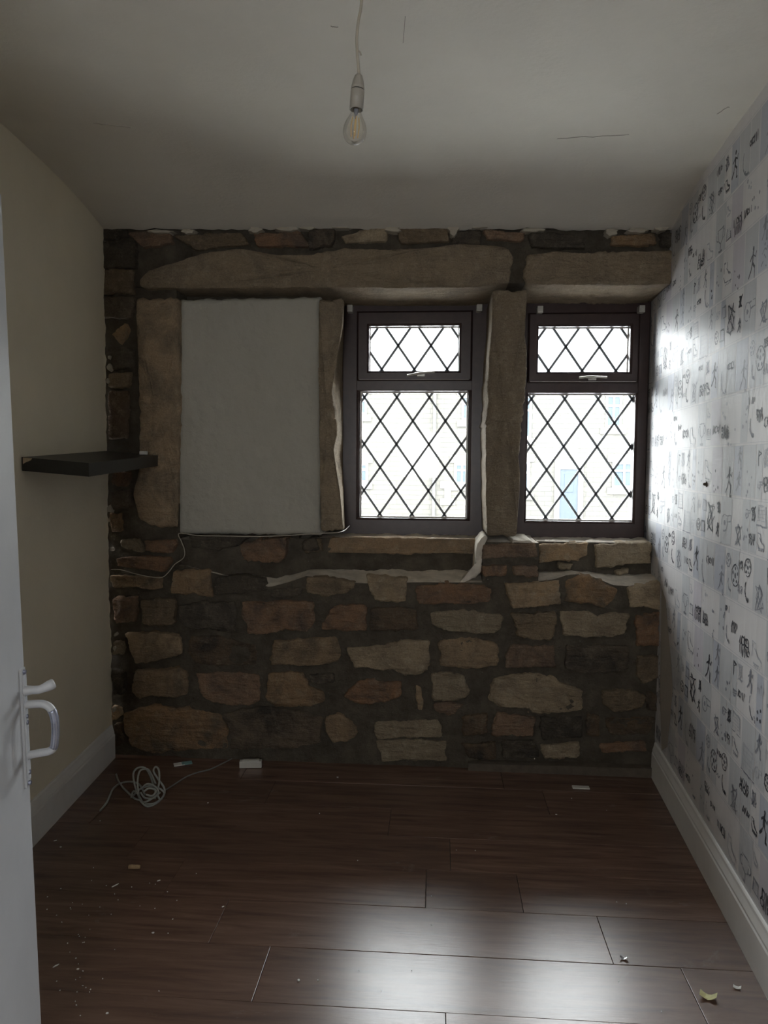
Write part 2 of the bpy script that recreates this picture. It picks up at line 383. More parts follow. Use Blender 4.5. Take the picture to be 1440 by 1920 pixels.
# ================================================================== STONE WALL
def zpx(px, py, y=0.0): return PY(px, py, y).z
def xpx(px, py, y=0.0): return PY(px, py, y).x
mort = MB(); ledge = MB()
def rough(x, z, y, amp=0.010): return y + amp * fbm(x * 9, z * 9, y * 3) + amp * 0.5 * fbm(x * 35, z * 35, 2 + y)
def slab(x0, x1, z0, ztop, y, yb, zback=None, topmat=None, step=0.018):
    """rough mortar face from z0 up to ztop(x) at depth y, and its top running back to yb"""
    nu = max(2, int((x1 - x0) / step)); zt = ztop if callable(ztop) else (lambda x: ztop)
    nv = max(2, int((zt((x0 + x1) / 2) - z0) / step))
    yf = y if callable(y) else (lambda x: y)
    def fn(u, v):
        x = x0 + u * (x1 - x0); z = z0 + v * (zt(x) - z0); return Vector((x, rough(x, z, yf(x)), z))
    mort.add(*grid(fn, nu, nv))
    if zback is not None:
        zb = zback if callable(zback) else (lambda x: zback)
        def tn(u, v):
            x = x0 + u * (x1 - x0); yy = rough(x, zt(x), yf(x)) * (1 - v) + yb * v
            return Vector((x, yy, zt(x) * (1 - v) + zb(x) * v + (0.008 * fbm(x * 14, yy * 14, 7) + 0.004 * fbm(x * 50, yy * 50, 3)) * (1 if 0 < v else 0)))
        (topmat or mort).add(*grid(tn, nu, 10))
    # sides
    for x, flip in ((x0, 0), (x1, 1)):
        q = [(x, yf(x), z0), (x, yb, z0), (x, yb, zt(x)), (x, yf(x), zt(x))]
        mort.add(q, [(0, 1, 2, 3) if flip else (3, 2, 1, 0)])
def prof(pts, y=0.0):
    q = [PY(a, b, y) for a, b in pts]
    def fn(x):
        if x <= q[0].x: return q[0].z
        for a, b in zip(q[:-1], q[1:]):
            if x <= b.x: return a.z + (b.z - a.z) * (x - a.x) / max(1e-6, b.x - a.x)
        return q[-1].z
    return fn
XL, XR = -1.68, 1.10
xA = xpx(335, 1040); xM0 = xpx(905, 1050); xM1 = xpx(1010, 1050)
Z_SILL = 1.075; Z_SOFF = 2.262
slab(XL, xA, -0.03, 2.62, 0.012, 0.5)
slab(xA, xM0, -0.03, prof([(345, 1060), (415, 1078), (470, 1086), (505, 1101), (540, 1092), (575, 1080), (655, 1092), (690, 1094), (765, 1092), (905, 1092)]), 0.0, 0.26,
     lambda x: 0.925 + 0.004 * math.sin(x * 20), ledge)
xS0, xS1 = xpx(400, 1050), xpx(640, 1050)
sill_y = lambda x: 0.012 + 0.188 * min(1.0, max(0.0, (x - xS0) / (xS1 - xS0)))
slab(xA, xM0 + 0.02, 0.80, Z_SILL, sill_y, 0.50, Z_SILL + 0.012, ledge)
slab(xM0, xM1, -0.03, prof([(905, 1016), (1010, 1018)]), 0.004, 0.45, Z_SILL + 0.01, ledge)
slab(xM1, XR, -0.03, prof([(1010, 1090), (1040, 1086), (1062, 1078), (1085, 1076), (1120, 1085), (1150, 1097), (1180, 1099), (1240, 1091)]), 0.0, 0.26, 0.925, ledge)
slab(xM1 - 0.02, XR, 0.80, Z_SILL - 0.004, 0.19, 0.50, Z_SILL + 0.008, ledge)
# above the openings
def topface(u, v):
    x = XL + u * (XR - XL); z = Z_SOFF + 0.01 + v * (2.62 - Z_SOFF); return Vector((x, rough(x, z, 0.012), z))
mort.add(*grid(topface, 150, 20))
mort.add([(XL, 0.0, Z_SOFF + 0.01), (XR, 0.0, Z_SOFF + 0.01), (XR, 0.5, Z_SOFF + 0.005), (XL, 0.5, Z_SOFF + 0.005)], [(0, 3, 2, 1)])
# the solid behind: outer leaf round the two openings
xw = [(-0.478, 0.246), (0.425, 1.052)]
back = MB()
for a, b in ((XL - 0.3, xw[0][0]), (xw[0][1], xw[1][0]), (xw[1][1], XR + 0.4)): back.box((a, 0.43, -0.3), (b, 0.62, 2.9))
for a, b in xw: back.box((a, 0.43, -0.3), (b, 0.62, Z_SILL)).box((a, 0.43, Z_SOFF), (b, 0.62, 2.9))
back.box((XL - 0.25, 0.16, -0.1), (xw[0][0] - 0.2, 0.43, 2.7))
wb = mesh('wall_back', mort.v, mort.f, 'mortar', smooth=True)
tag(wb, 'exposed rubble stone wall with lintels and two window openings', 'wall', kind='structure')
back.build('outer_leaf', 'mortar', wb)
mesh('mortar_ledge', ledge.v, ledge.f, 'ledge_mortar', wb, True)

def c1(*p): return [(160 + x / 3.098, 400 + y / 3.098) for x, y in p]
def c2(*p): return [(580 + x / 3.098, 400 + y / 3.098) for x, y in p]
def c3(*p): return [(880 + x / 3.098, 400 + y / 3.098) for x, y in p]
def c4(*p): return [(180 + x / 3.7895, 960 + y / 3.7895) for x, y in p]
def c5(*p): return [(520 + x / 3.7895, 960 + y / 3.7895) for x, y in p]
def c6(*p): return [(860 + x / 3.4286, 960 + y / 3.4286) for x, y in p]
SEED = [0]
def stone(pts, mat='sandstone', y=-0.022, back=0.03, name='stone', bev=0.007, amp=0.010, back_px=None, label=None, jag=0.009):
    SEED[0] += 1; sd = SEED[0] * 3.7
    P = [PY(a, b, y) for a, b in pts]
    B = [PY(a, b, back) for a, b in back_px] if back_px else [Vector((q.x, back, q.z)) for q in P]
    # refine the outline
    per = sum((P[i] - P[i - 1]).length for i in range(len(P)))
    O = []; OB = []
    for i in range(len(P)):
        a, b = P[i], P[(i + 1) % len(P)]; ab, bb = B[i], B[(i + 1) % len(P)]
        m = max(1, int(round((b - a).length / max(0.010, per / 170))))
        for k in range(m):
            t = k / m; t2 = t
            O.append(a.lerp(b, t2)); OB.append(ab.lerp(bb, t2))
    # soften corners, then roughen
    for _ in range(1):
        O = [(O[i - 1] + O[i] * 2 + O[(i + 1) % len(O)]) / 4 for i in range(len(O))]
        OB = [(OB[i - 1] + OB[i] * 2 + OB[(i + 1) % len(OB)]) / 4 for i in range(len(OB))]
    nO = len(O)
    c = sum(O, Vector()) / nO
    for i, q in enumerate(O):
        d = (q - c).normalized(); e = jag * (fbm(q.x * 18, q.z * 18, sd) + 0.8 * fbm(q.x * 60, q.z * 60, sd))
        O[i] = q + d * e
        if not back_px: OB[i] = Vector((O[i].x, back, O[i].z)) + Vector((d.x, 0, d.z)) * 0.004
    v = []; f = []
    size = min(max(q.x for q in O) - min(q.x for q in O), max(q.z for q in O) - min(q.z for q in O))
    b1 = min(bev, size * 0.2)
    def disp(q, k): return amp * (fbm(q.x * 7, q.z * 7, sd) * 1.2 + 0.6 * fbm(q.x * 22, q.z * 22, sd)) * k
    rings = [('b', 0), ('o', 0)]
    sc = [0.86, 0.66, 0.44, 0.22] if size > 0.06 else [0.7, 0.35]
    v += OB
    v += [q + Vector((0, b1 * 0.9, 0)) for q in O]
    for q in O:
        d = (c - q); L = d.length; p = q + d * min(0.5, b1 * 0.35 / max(L, 1e-4)); v.append(p + Vector((0, b1 * 0.3, 0)))
    for q in O:
        d = (c - q); L = d.length; p = q + d * min(0.5, b1 * 0.95 / max(L, 1e-4)); v.append(p + Vector((0, disp(p, 0.6), 0)))
    for s in sc:
        for q in O:
            d = (q - c); L = d.length; s0 = 1 - min(0.5, b1 * 0.95 / max(L, 1e-4)); p = c + d * (s0 * s); v.append(p + Vector((0, disp(p, 1.0), 0)))
    m = 4 + len(sc)
    v.append(c + Vector((0, disp(c, 1.0), 0)))
    for r in range(m - 1):
        for i in range(nO):
            j = (i + 1) % nO; f.append((r * nO + i, r * nO + j, (r + 1) * nO + j, (r + 1) * nO + i))
    for i in range(nO): f.append(((m - 1) * nO + i, (m - 1) * nO + (i + 1) % nO, len(v) - 1))
    # orientation: face the room
    ar = sum(O[i - 1].x * O[i].z - O[i].x * O[i - 1].z for i in range(nO))
    if ar < 0: f = [tuple(reversed(q)) for q in f]
    cen = Vector((c.x, y, c.z))
    o = mesh(name, [q - cen for q in v], f, mat, wb, True); o.location = cen
    if label: o['label'] = label
    return o
# ---- lower wall
for pts, mat in (
    (c4((175, 205), (260, 185), (310, 195), (325, 255), (330, 290), (250, 275), (178, 250)), 'palestone'),
    (c4((345, 205), (450, 208), (560, 195), (572, 230), (545, 290), (480, 300), (345, 275)), 'redstone'),
    (c4((130, 330), (330, 318), (520, 325), (525, 360), (480, 425), (360, 410), (140, 385)), 'redstone'),
    (c4((100, 455), (300, 458), (470, 465), (465, 545), (380, 555), (240, 535), (110, 540)), 'sandstone'),
    (c4((545, 425), (670, 422), (800, 408), (812, 500), (828, 605), (680, 590), (530, 580)), 'sandstone'),
    (c4((110, 612), (200, 605), (288, 605), (275, 780), (130, 790)), 'redstone'),
    (c4((310, 632), (430, 618), (555, 622), (560, 790), (530, 812), (325, 800)), 'sandstone'),
    (c4((580, 665), (780, 640), (985, 635), (1000, 855), (860, 842), (640, 830), (585, 790)), 'darkstone'),
    (c4((1040, 640), (1300, 630), (1540, 635), (1560, 760), (1500, 850), (1350, 840), (1180, 880), (1080, 860), (1030, 740)), 'redstone'),
    (c4((200, 868), (420, 858), (580, 880), (608, 940), (592, 1020), (430, 1058), (280, 1078), (238, 960)), 'sandstone'),
    (c4((670, 880), (900, 890), (1050, 930), (1140, 955), (1140, 1085), (800, 1092), (700, 1075), (645, 1000)), 'darkstone'),
    (c4((1250, 920), (1480, 905), (1700, 888), (1735, 960), (1722, 1060), (1600, 1095), (1400, 1090), (1232, 1090)), 'sandstone'),
    (c4((270, 1130), (430, 1128), (570, 1112), (640, 1140), (640, 1300), (560, 1328), (400, 1302), (290, 1332), (250, 1280)), 'sandstone'),
    (c4((715, 1150), (940, 1145), (1165, 1155), (1160, 1340), (1100, 1382), (840, 1360), (750, 1310)), 'redstone'),
    (c5((-62, 1152), (90, 1138), (185, 1150), (222, 1245), (330, 1280), (322, 1345), (240, 1388), (-20, 1382), (-78, 1330), (-70, 1220)), 'sandstone'),
    (c4((190, 1440), (300, 1402), (440, 1368), (540, 1398), (640, 1388), (750, 1420), (860, 1432), (930, 1535), (930, 1680), (700, 1690), (400, 1722), (240, 1660), (198, 1560)), 'sandstone'),
    (c4((890, 1440), (1060, 1400), (1250, 1385), (1500, 1430), (1600, 1460), (1595, 1640), (1400, 1685), (960, 1690), (950, 1540)), 'darkstone'),
    (c4((112, 1130), (198, 1150), (204, 1290), (120, 1300)), 'darkstone'),
    (c4((110, 1392), (182, 1380), (180, 1450), (115, 1480)), 'palestone'),
    (c4((115, 930), (182, 930), (182, 1012), (120, 1020)), 'palestone'),
    (c4((120, 1510), (180, 1500), (190, 1640), (130, 1680)), 'darkstone'),
    (c4((842, 470), (1000, 452), (1190, 475), (1212, 560), (1010, 582), (830, 588)), 'darkstone'),
    (c5((-45, 550), (60, 545), (170, 530), (180, 590), (60, 615), (-50, 610)), 'darkstone'),
    (c5((205, 458), (350, 468), (540, 500), (548, 540), (480, 580), (330, 598), (198, 575)), 'sandstone'),
    (c5((630, 445), (780, 462), (920, 468), (916, 640), (800, 645), (690, 630), (650, 560)), 'palestone'),
    (c5((970, 530), (1200, 508), (1480, 520), (1525, 560), (1508, 640), (1380, 652), (1000, 655)), 'redstone'),
    (c5((380, 690), (450, 662), (620, 662), (640, 850), (420, 842), (305, 830)), 'redstone'),
    (c5((660, 690), (860, 680), (985, 700), (1000, 840), (820, 850), (655, 845)), 'darkstone'),
    (c5((1090, 715), (1300, 698), (1590, 730), (1612, 760), (1560, 862), (1400, 872), (1200, 842), (1100, 800)), 'palestone'),
    (c5((490, 965), (620, 962), (760, 945), (900, 912), (1080, 918), (1085, 1090), (1030, 1152), (900, 1165), (830, 1122), (740, 1128), (620, 1105), (555, 1112), (500, 1012)), 'palestone'),
    (c5((1145, 920), (1400, 888), (1570, 940), (1565, 1090), (1350, 1118), (1150, 1092)), 'sandstone'),
    (c5((455, 1312), (590, 1200), (660, 1188), (760, 1212), (890, 1208), (872, 1310), (780, 1352), (650, 1372), (500, 1338)), 'redstone'),
    (c5((1095, 1160), (1180, 1138), (1320, 1165), (1372, 1270), (1340, 1332), (1180, 1348), (1100, 1340)), 'palestone'),
    (c5((978, 1228), (1022, 1248), (1038, 1405), (1000, 1408)), 'palestone'),
    (c5((340, 1460), (450, 1428), (520, 1500), (575, 1570), (520, 1622), (400, 1642), (345, 1560)), 'sandstone'),
    (c5((690, 1492), (900, 1488), (1130, 1478), (1178, 1530), (1170, 1602), (940, 1600), (720, 1618), (678, 1560)), 'palestone'),
    (c5((698, 1628), (940, 1622), (1195, 1638), (1198, 1770), (1000, 1765), (750, 1775)), 'palestone'),
    (c5((215, 1160), (400, 1150), (405, 1222), (320, 1232), (235, 1212)), 'darkstone'),
    (c5((1105, 1362), (1240, 1360), (1330, 1372), (1255, 1440), (1112, 1425)), 'redstone'),
    (c6((300, 462), (470, 455), (640, 445), (655, 590), (520, 608), (350, 628), (320, 560)), 'palestone'),
    (c6((690, 435), (780, 402), (920, 442), (1022, 500), (990, 570), (940, 618), (820, 592), (690, 572)), 'sandstone'),
    (c6((1075, 485), (1190, 465), (1300, 452), (1310, 640), (1220, 622), (1100, 612)), 'palestone'),
    (c6((330, 652), (480, 655), (620, 640), (628, 760), (590, 832), (490, 822), (385, 802), (368, 710)), 'sandstone'),
    (c6((660, 640), (850, 640), (900, 668), (1000, 640), (1105, 660), (1060, 790), (960, 808), (800, 806), (670, 792)), 'palestone'),
    (c6((1145, 672), (1300, 652), (1300, 872), (1150, 852)), 'redstone'),
    (c6((340, 850), (480, 862), (620, 860), (620, 1002), (480, 1000), (300, 1006), (310, 910)), 'redstone'),
    (c6((690, 852), (880, 858), (1090, 862), (1112, 960), (1080, 1022), (860, 1042), (690, 1012)), 'darkstone'),
    (c6((1150, 922), (1300, 932), (1292, 1060), (1180, 1112), (1145, 1050)), 'sandstone'),
    (c6((225, 1080), (380, 1040), (600, 1050), (660, 1102), (800, 1142), (802, 1262), (700, 1292), (500, 1302), (440, 1265), (260, 1256), (192, 1202)), 'palestone'),
    (c6((930, 1152), (1080, 1138), (1205, 1180), (1182, 1262), (1000, 1292), (930, 1242)), 'sandstone'),
    (c6((950, 1332), (1200, 1312), (1262, 1332), (1230, 1432), (960, 1432)), 'darkstone'),
    (c6((1215, 1160), (1280, 1180), (1278, 1290), (1210, 1280)), 'darkstone'),
    (c6((530, 1502), (650, 1496), (772, 1480), (776, 1582), (540, 1588)), 'palestone'),
    (c6((910, 1492), (1200, 1470), (1212, 1542), (1060, 1545), (918, 1552)), 'redstone'),
    (c6((20, 1492), (235, 1488), (240, 1590), (60, 1592)), 'darkstone'),
    (c6((240, 1292), (500, 1322), (480, 1442), (205, 1440)), 'redstone'),
    (c6((525, 1322), (800, 1320), (792, 1452), (540, 1470)), 'darkstone'),
    (c6((280, 1482), (500, 1472), (512, 1580), (290, 1590)), 'darkstone'),
    (c6((20, 1320), (190, 1300), (190, 1422), (30, 1442)), 'darkstone'),
    (c6((830, 1300), (910, 1310), (905, 1450), (820, 1440)), 'darkstone'),
    # bricks under the mullion
    (c6((150, 212), (330, 205), (500, 200), (505, 290), (330, 296), (150, 302)), 'redstone'),
    (c6((150, 350), (312, 345), (300, 412), (160, 420)), 'redstone'),
    (c6((350, 356), (512, 350), (512, 420), (350, 412)), 'redstone'),
    # ragged column beside the cream wall
    (c1((75, 62), (150, 66), (230, 76), (250, 132), (150, 150), (80, 142)), 'darkstone'),
    (c1((75, 162), (180, 158), (280, 152), (292, 310), (85, 320)), 'darkstone'),
    (c1((80, 327), (180, 324), (276, 326), (276, 465), (90, 468)), 'sandstone'),
    (c1((90, 482), (280, 482), (270, 602), (100, 605)), 'darkstone'),
    (c1((148, 702), (230, 630), (242, 690), (200, 752)), 'palestone'),
    (c1((125, 770), (282, 780), (270, 902), (142, 902)), 'darkstone'),
    (c1((132, 930), (252, 925), (252, 1010), (132, 1012)), 'sandstone'),
    (c1((132, 1032), (250, 1030), (242, 1302), (132, 1312)), 'redstone'),
    (c1((150, 1502), (252, 1500), (242, 1582), (150, 1582)), 'redstone'),
    (c1((140, 1622), (252, 1602), (272, 1702), (150, 1722)), 'darkstone'),
    (c1((140, 1742), (200, 1740), (202, 1850), (150, 1852)), 'sandstone'),
    # course under the ceiling
    (c1((250, 112), (360, 100), (485, 102), (505, 170), (330, 192)), 'redstone'),
    (c1((510, 130), (700, 118), (900, 112), (960, 180), (800, 190), (640, 212)), 'sandstone'),
    (c1((980, 112), (1120, 108), (1240, 102), (1310, 190), (1000, 192)), 'redstone'),
    (c2((0, 92), (140, 82), (132, 188), (0, 198)), 'darkstone'),
    (c2((190, 132), (300, 100), (450, 72), (452, 160), (200, 172)), 'palestone'),
    (c2((510, 92), (660, 84), (800, 82), (812, 160), (520, 172)), 'sandstone'),
    (c2((822, 102), (1000, 92), (1000, 178), (832, 182)), 'darkstone'),
    (c2((1012, 92), (1130, 100), (1250, 112), (1240, 160), (1030, 152)), 'redstone'),
    (c3((350, 112), (500, 110), (640, 122), (680, 200), (360, 192)), 'darkstone'),
    (c3((820, 132), (950, 120), (1080, 112), (1092, 180), (832, 182)), 'sandstone'),
    (c3((1110, 110), (1180, 108), (1185, 190), (1115, 190)), 'darkstone'),
): stone(pts, mat, y=-0.010 - 0.012 * ((SEED[0] * 7) % 5) / 4)
# sill course, set back in the recess
for pts, mat in (
    (c4((650, 172), (860, 165), (1080, 172), (1000, 242), (860, 272), (680, 252)), 'darkstone'),
    (c4((1000, 222), (1180, 195), (1350, 182), (1345, 300), (1300, 362), (1100, 350), (960, 342), (940, 272)), 'redstone'),
    (c4((1460, 190), (1560, 180), (1580, 270), (1470, 285)), 'darkstone'),
    (c5((190, 195), (300, 190), (330, 285), (200, 292)), 'sandstone'),
    (c5((345, 186), (600, 180), (900, 184), (1200, 190), (1412, 195), (1418, 300), (1200, 290), (900, 302), (560, 292), (350, 290)), 'dressed'),
): stone(pts, mat, y=sill_y(PY(sum(q[0] for q in pts) / len(pts), pts[0][1], 0.08).x) - 0.022, back=0.24)
for pts, mat in (
    (c6((512, 212), (670, 208), (830, 200), (826, 270), (780, 318), (650, 312), (512, 332)), 'palestone'),
    (c6((880, 212), (1060, 205), (1240, 195), (1242, 332), (1100, 338), (1000, 352), (890, 358)), 'palestone'),
    (c6((640, 322), (742, 332), (722, 376), (640, 366)), 'palestone'),
    (c6((1010, 382), (1100, 360), (1102, 396), (1030, 412)), 'palestone'),
): stone(pts, mat, y=0.155, back=0.24)
# ---- the big dressed stones
stone(c1((345, 345), (460, 300), (560, 270), (700, 228), (900, 203), (1100, 240), (1300, 242)) + c2((200, 200), (440, 212), (700, 200), (880, 175), (1050, 185), (1172, 200), (1172, 400), (1000, 430), (500, 432), (0, 432)) + c1((850, 435), (420, 432), (340, 440), (295, 405)),
      'dressed', y=-0.03, back=0.46, name='lintel', bev=0.008, amp=0.010, label='long weathered stone lintel over the blocked panel and first window')
stone(c3((328, 242), (500, 222), (700, 226), (950, 220), (1205, 215), (1240, 395), (1050, 418), (600, 412), (400, 416), (322, 402)),
      'dressed', y=-0.03, back=0.46, name='lintel', bev=0.008, amp=0.010, label='shorter stone lintel over the window by the papered wall')
jp = c1((292, 492), (420, 490), (540, 492), (545, 800), (545, 1100), (535, 1500), (530, 1822), (430, 1832), (310, 1790), (272, 1640), (310, 1500), (305, 1000))
stone(jp, 'dressed', y=-0.012, back=0.30, name='jamb_stone', bev=0.02, amp=0.012, label='tall upright jamb stone left of the plaster panel')
pf = c2((55, 498), (200, 498), (192, 640), (118, 830), (112, 930), (150, 1150), (165, 1280), (128, 1420), (176, 1600), (198, 1842), (66, 1845), (55, 1200), (52, 900))
pb = [(a, b) for a, b in c2((55, 505), (205, 505), (202, 640), (200, 830), (200, 930), (200, 1150), (200, 1280), (200, 1420), (203, 1600), (208, 1835), (66, 1845), (55, 1200), (52, 900))]
stone(pf, 'dressed', y=-0.02, back=0.40, name='mullion', bev=0.012, amp=0.010, back_px=pb, label='chipped stone upright between plaster panel and window')
mf = c2((1062, 450), (1268, 448), (1252, 700), (1263, 850), (1256, 1050), (1236, 1200), (1230, 1300), (1214, 1400), (1226, 1520), (1216, 1700), (1205, 1875), (1030, 1875), (1024, 1500), (1034, 1000), (1045, 800), (1062, 600))
stone(mf, 'dressed', y=-0.025, back=0.46, name='mullion', bev=0.014, amp=0.010, label='stone mullion between the two windows')
stone(c6((128, 190), (165, 150), (182, 150), (184, 180), (152, 215), (142, 400), (60, 452), (0, 452), (100, 400), (116, 215)), 'ledge_mortar', y=0.0, back=0.22, name='lit_edge_fillet', bev=0.006)  # pale fillet colour stands in for light on the block's edges
stone(c6((350, 178), (382, 184), (460, 186), (498, 200), (500, 212), (350, 206)), 'ledge_mortar', y=0.0, back=0.30, name='lit_edge_fillet', bev=0.005)
# ---- plaster infill of the blocked opening
def pan(u, v):
    a = PY(337 + (333 - 337) * (1 - v), 561 + (1001 - 561) * (1 - v), 0.022); b = PY(600 + 1 * (1 - v), 557 + (1003 - 557) * (1 - v), 0.022)
    q = a.lerp(b, u); e = 0.006 * fbm(q.x * 30, q.z * 30, 4)
    edge = min(u, 1 - u, v, 1 - v)
    y = 0.022 + 0.007 * fbm(q.x * 4, q.z * 4, 2) + 0.004 * fbm(q.x * 20, q.z * 20, 9) + (0.012 if edge == 0 else 0) + (0.05 if edge < -1 else 0)
    if edge == 0: q = q + Vector((e, 0, e))
    return Vector((q.x, y, q.z))
v, f = grid(pan, 60, 90); n = len(v); nu = 61
rim = [i for i in range(nu)] + [j * nu + nu - 1 for j in range(1, 91)] + [90 * nu + i for i in range(nu - 2, -1, -1)] + [j * nu for j in range(89, 0, -1)]
v += [Vector((v[i].x, 0.30, v[i].z)) for i in rim]
f += [(rim[i], n + i, n + (i + 1) % len(rim), rim[(i + 1) % len(rim)]) for i in range(len(rim))]
pnl = mesh('plaster_panel', v, f, 'panel_plaster', wb, True); pnl['label'] = 'off-white plaster infill panel blocking the third opening'
# ---- remnants of ceiling plaster clinging along the top of the stones
random.seed(21)
chips = [(190, 425, 14, 6), (300, 437, 30, 6), (352, 437, 18, 8), (478, 434, 16, 9), (540, 432, 26, 8), (575, 430, 20, 7), (640, 428, 22, 6), (735, 432, 20, 12), (760, 426, 18, 6), (850, 432, 12, 22), (900, 428, 26, 5), (1000, 434, 30, 6), (1146, 438, 16, 12), (1195, 435, 22, 8), (1240, 432, 16, 7)]
for px, py, w, h in chips:
    py -= 3; h *= .55; w *= .8
    c = PY(px, py, -0.03); s = 1 / 400
    nn = 14; o = []
    for i in range(nn):
        a = 2 * math.pi * i / nn; r = random.uniform(0.65, 1.15); o.append((w * s * r * math.cos(a), h * s * r * math.sin(a)))
    m = MB(); m.add([c + Vector((a, -0.004, b)) for a, b in o] + [c + Vector((a * 1.15, 0.04, b * 1.2)) for a, b in o] + [c + Vector((0, -0.008, 0))],
                    [(i, (i + 1) % nn, 2 * nn) for i in range(nn)] + [((i + 1) % nn, i, nn + i, nn + (i + 1) % nn) for i in range(nn)])
    m.build('plaster_remnant', 'plaster_chip', wb)
# ---- strip along the foot of the wall
m = MB(); a = PZ(876, 1428); b = PZ(1228, 1447)
m.add([(a.x, -0.035, 0), (b.x, -0.045, 0), (b.x, 0.02, 0), (a.x, 0.02, 0), (a.x, -0.035, 0.034), (b.x, -0.045, 0.045), (b.x, 0.02, 0.05), (a.x, 0.02, 0.04)], [(0, 3, 2, 1), (4, 5, 6, 7), (0, 1, 5, 4), (1, 2, 6, 5), (2, 3, 7, 6), (3, 0, 4, 7)])
tr = m.build('trim_1', 'timber_strip'); tag(tr, 'rough dark batten along the foot of the stone wall', 'trim', kind='structure')

# ================================================================== WINDOWS
YW = 0.36
def ring(m, o, i, y0, y1, bev=0.006):
    """rectangular frame between outer (x0,x1,z0,z1) and inner rect, front y0, back y1, chamfered towards the inside"""
    def rc(r, y): return [(r[0], y, r[2]), (r[1], y, r[2]), (r[1], y, r[3]), (r[0], y, r[3])]
    ib = (i[0] - bev, i[1] + bev, i[2] - bev, i[3] + bev); ob = (o[0] + bev * .5, o[1] - bev * .5, o[2] + bev * .5, o[3] - bev * .5)
    v = rc(o, y1) + rc(o, y0 + bev * .5) + rc(ob, y0) + rc(ib, y0) + rc(i, y0 + bev) + rc(i, y1)
    f = []
    for k in range(6):
        k2 = (k + 1) % 6
        for j in range(4):
            j2 = (j + 1) % 4; f.append((k * 4 + j, k * 4 + j2, k2 * 4 + j2, k2 * 4 + j))
    m.add(v, f)
def window(name, label, O, T, SG, SO, LG, dx, dz, upc, loc, handle, clips, open_up):
    """O outer frame, T transom, SO/SG upper sash outer and its glass, LG lower glass (x0,x1,z0,z1)"""
    root = empty(name, ((O[0] + O[1]) / 2, YW, O[2])); tag(root, label, 'window', kind='structure')
    fr = MB()
    ring(fr, O, (SO[0] + .004, SO[1] - .004, LG[2], SO[3] - .004), YW, YW + 0.069, 0.010)
    ring(fr, (LG[0] - .02, LG[1] + .02, LG[2] - .012, T[1]), LG, YW + 0.012, YW + 0.07, 0.010)
    fr.box((O[0] + .01, YW + 0.002, T[0]), (O[1] - .01, YW + 0.07, T[1]), 0.006)
    fr.build('frame', 'brown_upvc', root)
    sa = MB(); ring(sa, SO, SG, YW - 0.014, YW + 0.06, 0.010); sash = sa.build('opening_sash', 'brown_upvc', root)
    gv = MB().box((SO[0] + .01, YW - 0.0165, SO[2] + 0.001), (SO[1] - .01, YW - 0.013, SO[2] + 0.0035)); gv.build('sash_edge_trim', 'glazing_bead_white', sash)
    bd = MB(); e = 0.007
    ring(bd, (LG[0] - .001, LG[1] + .001, LG[2] - .001, LG[3] + .001), (LG[0] + e, LG[1] - e, LG[2] + e, LG[3] - e), YW + 0.045, YW + 0.062, 0.002)
    bd.build('glazing_bead', 'glazing_bead_white', root)
    bd = MB(); ring(bd, (SG[0] - .001, SG[1] + .001, SG[2] - .001, SG[3] + .001), (SG[0] + e * .6, SG[1] - e * .6, SG[2] + e * .6, SG[3] - e * .6), YW + 0.035, YW + 0.05, 0.002)
    bd.build('glazing_bead', 'glazing_bead_white', sash)
    for G, par, yy, c in ((SG, sash, YW + 0.043, upc), (LG, root, YW + 0.054, loc)):
        MB().box((G[0], yy, G[2]), (G[1], yy + 0.004, G[3])).build('glass_pane', 'window_glass', par)
        # diagonal lead strips through lattice crossing c
        sl = dz / dx; done = set()
        for sg in (1, -1):
            kk = -12
            while kk < 13:
                x0 = c[0] + kk * dx     # crossings at z=c[1] every dx
                # clip x0 + t, c1 + sg*sl2*t
                s2 = sg * sl
                ts = []
                lo, hi = G[0] - x0, G[1] - x0
                za, zb = (G[2] - c[1]) / s2, (G[3] - c[1]) / s2
                t0 = max(lo, min(za, zb)); t1 = min(hi, max(za, zb))
                if t1 - t0 > 0.012:
                    p, q = Vector((x0 + t0, yy + 0.002, c[1] + s2 * t0)), Vector((x0 + t1, yy + 0.002, c[1] + s2 * t1))
                    d = (q - p).normalized(); nn = Vector((-d.z, 0, d.x)) * 0.0056; yv = Vector((0, 0.0035, 0))
                    MB().add([p - nn - yv, p + nn - yv, q + nn - yv, q - nn - yv, p - nn + yv, p + nn + yv, q + nn + yv, q - nn + yv],
                             [(0, 1, 2, 3), (7, 6, 5, 4), (0, 4, 5, 1), (1, 5, 6, 2), (2, 6, 7, 3), (3, 7, 4, 0)]).build('lead_strip', 'lead', par)
                kk += 1
    # handle
    (hx0, hz0), (hx1, hz1) = handle
    hd = MB(); cx, cz = (hx0 + hx1) / 2, (hz0 + hz1) / 2
    hd.box((cx - 0.02, YW - 0.026, cz - 0.012), (cx + 0.02, YW - 0.013, cz + 0.010), 0.003)
    hd.tube(spline([(hx0, YW - 0.040, hz0), ((hx0 * .6 + hx1 * .4), YW - 0.042, hz0 * .6 + hz1 * .4 + 0.003), (hx1, YW - 0.038, hz1)], 5), [0.0055] * 4 + [0.007] * 3 + [0.0055] * 4, 8)
    hd.tube([(cx, YW - 0.02, cz), (cx, YW - 0.04, cz)], 0.007, 8)
    hd.build('casement_handle', 'handle_metal', sash, False)['label'] = 'pale metal casement handle'
    for (x, z) in clips:
        cl = MB(); cl.box((x - 0.014, YW - 0.055, z - 0.017), (x + 0.014, YW - 0.002, z + 0.017), 0.003); cl.box((x - 0.010, YW - 0.062, z - 0.013), (x + 0.010, YW - 0.054, z + 0.002), 0.002)
        cl.build('blind_bracket', 'white_plastic', root)
    put(root)
    return root
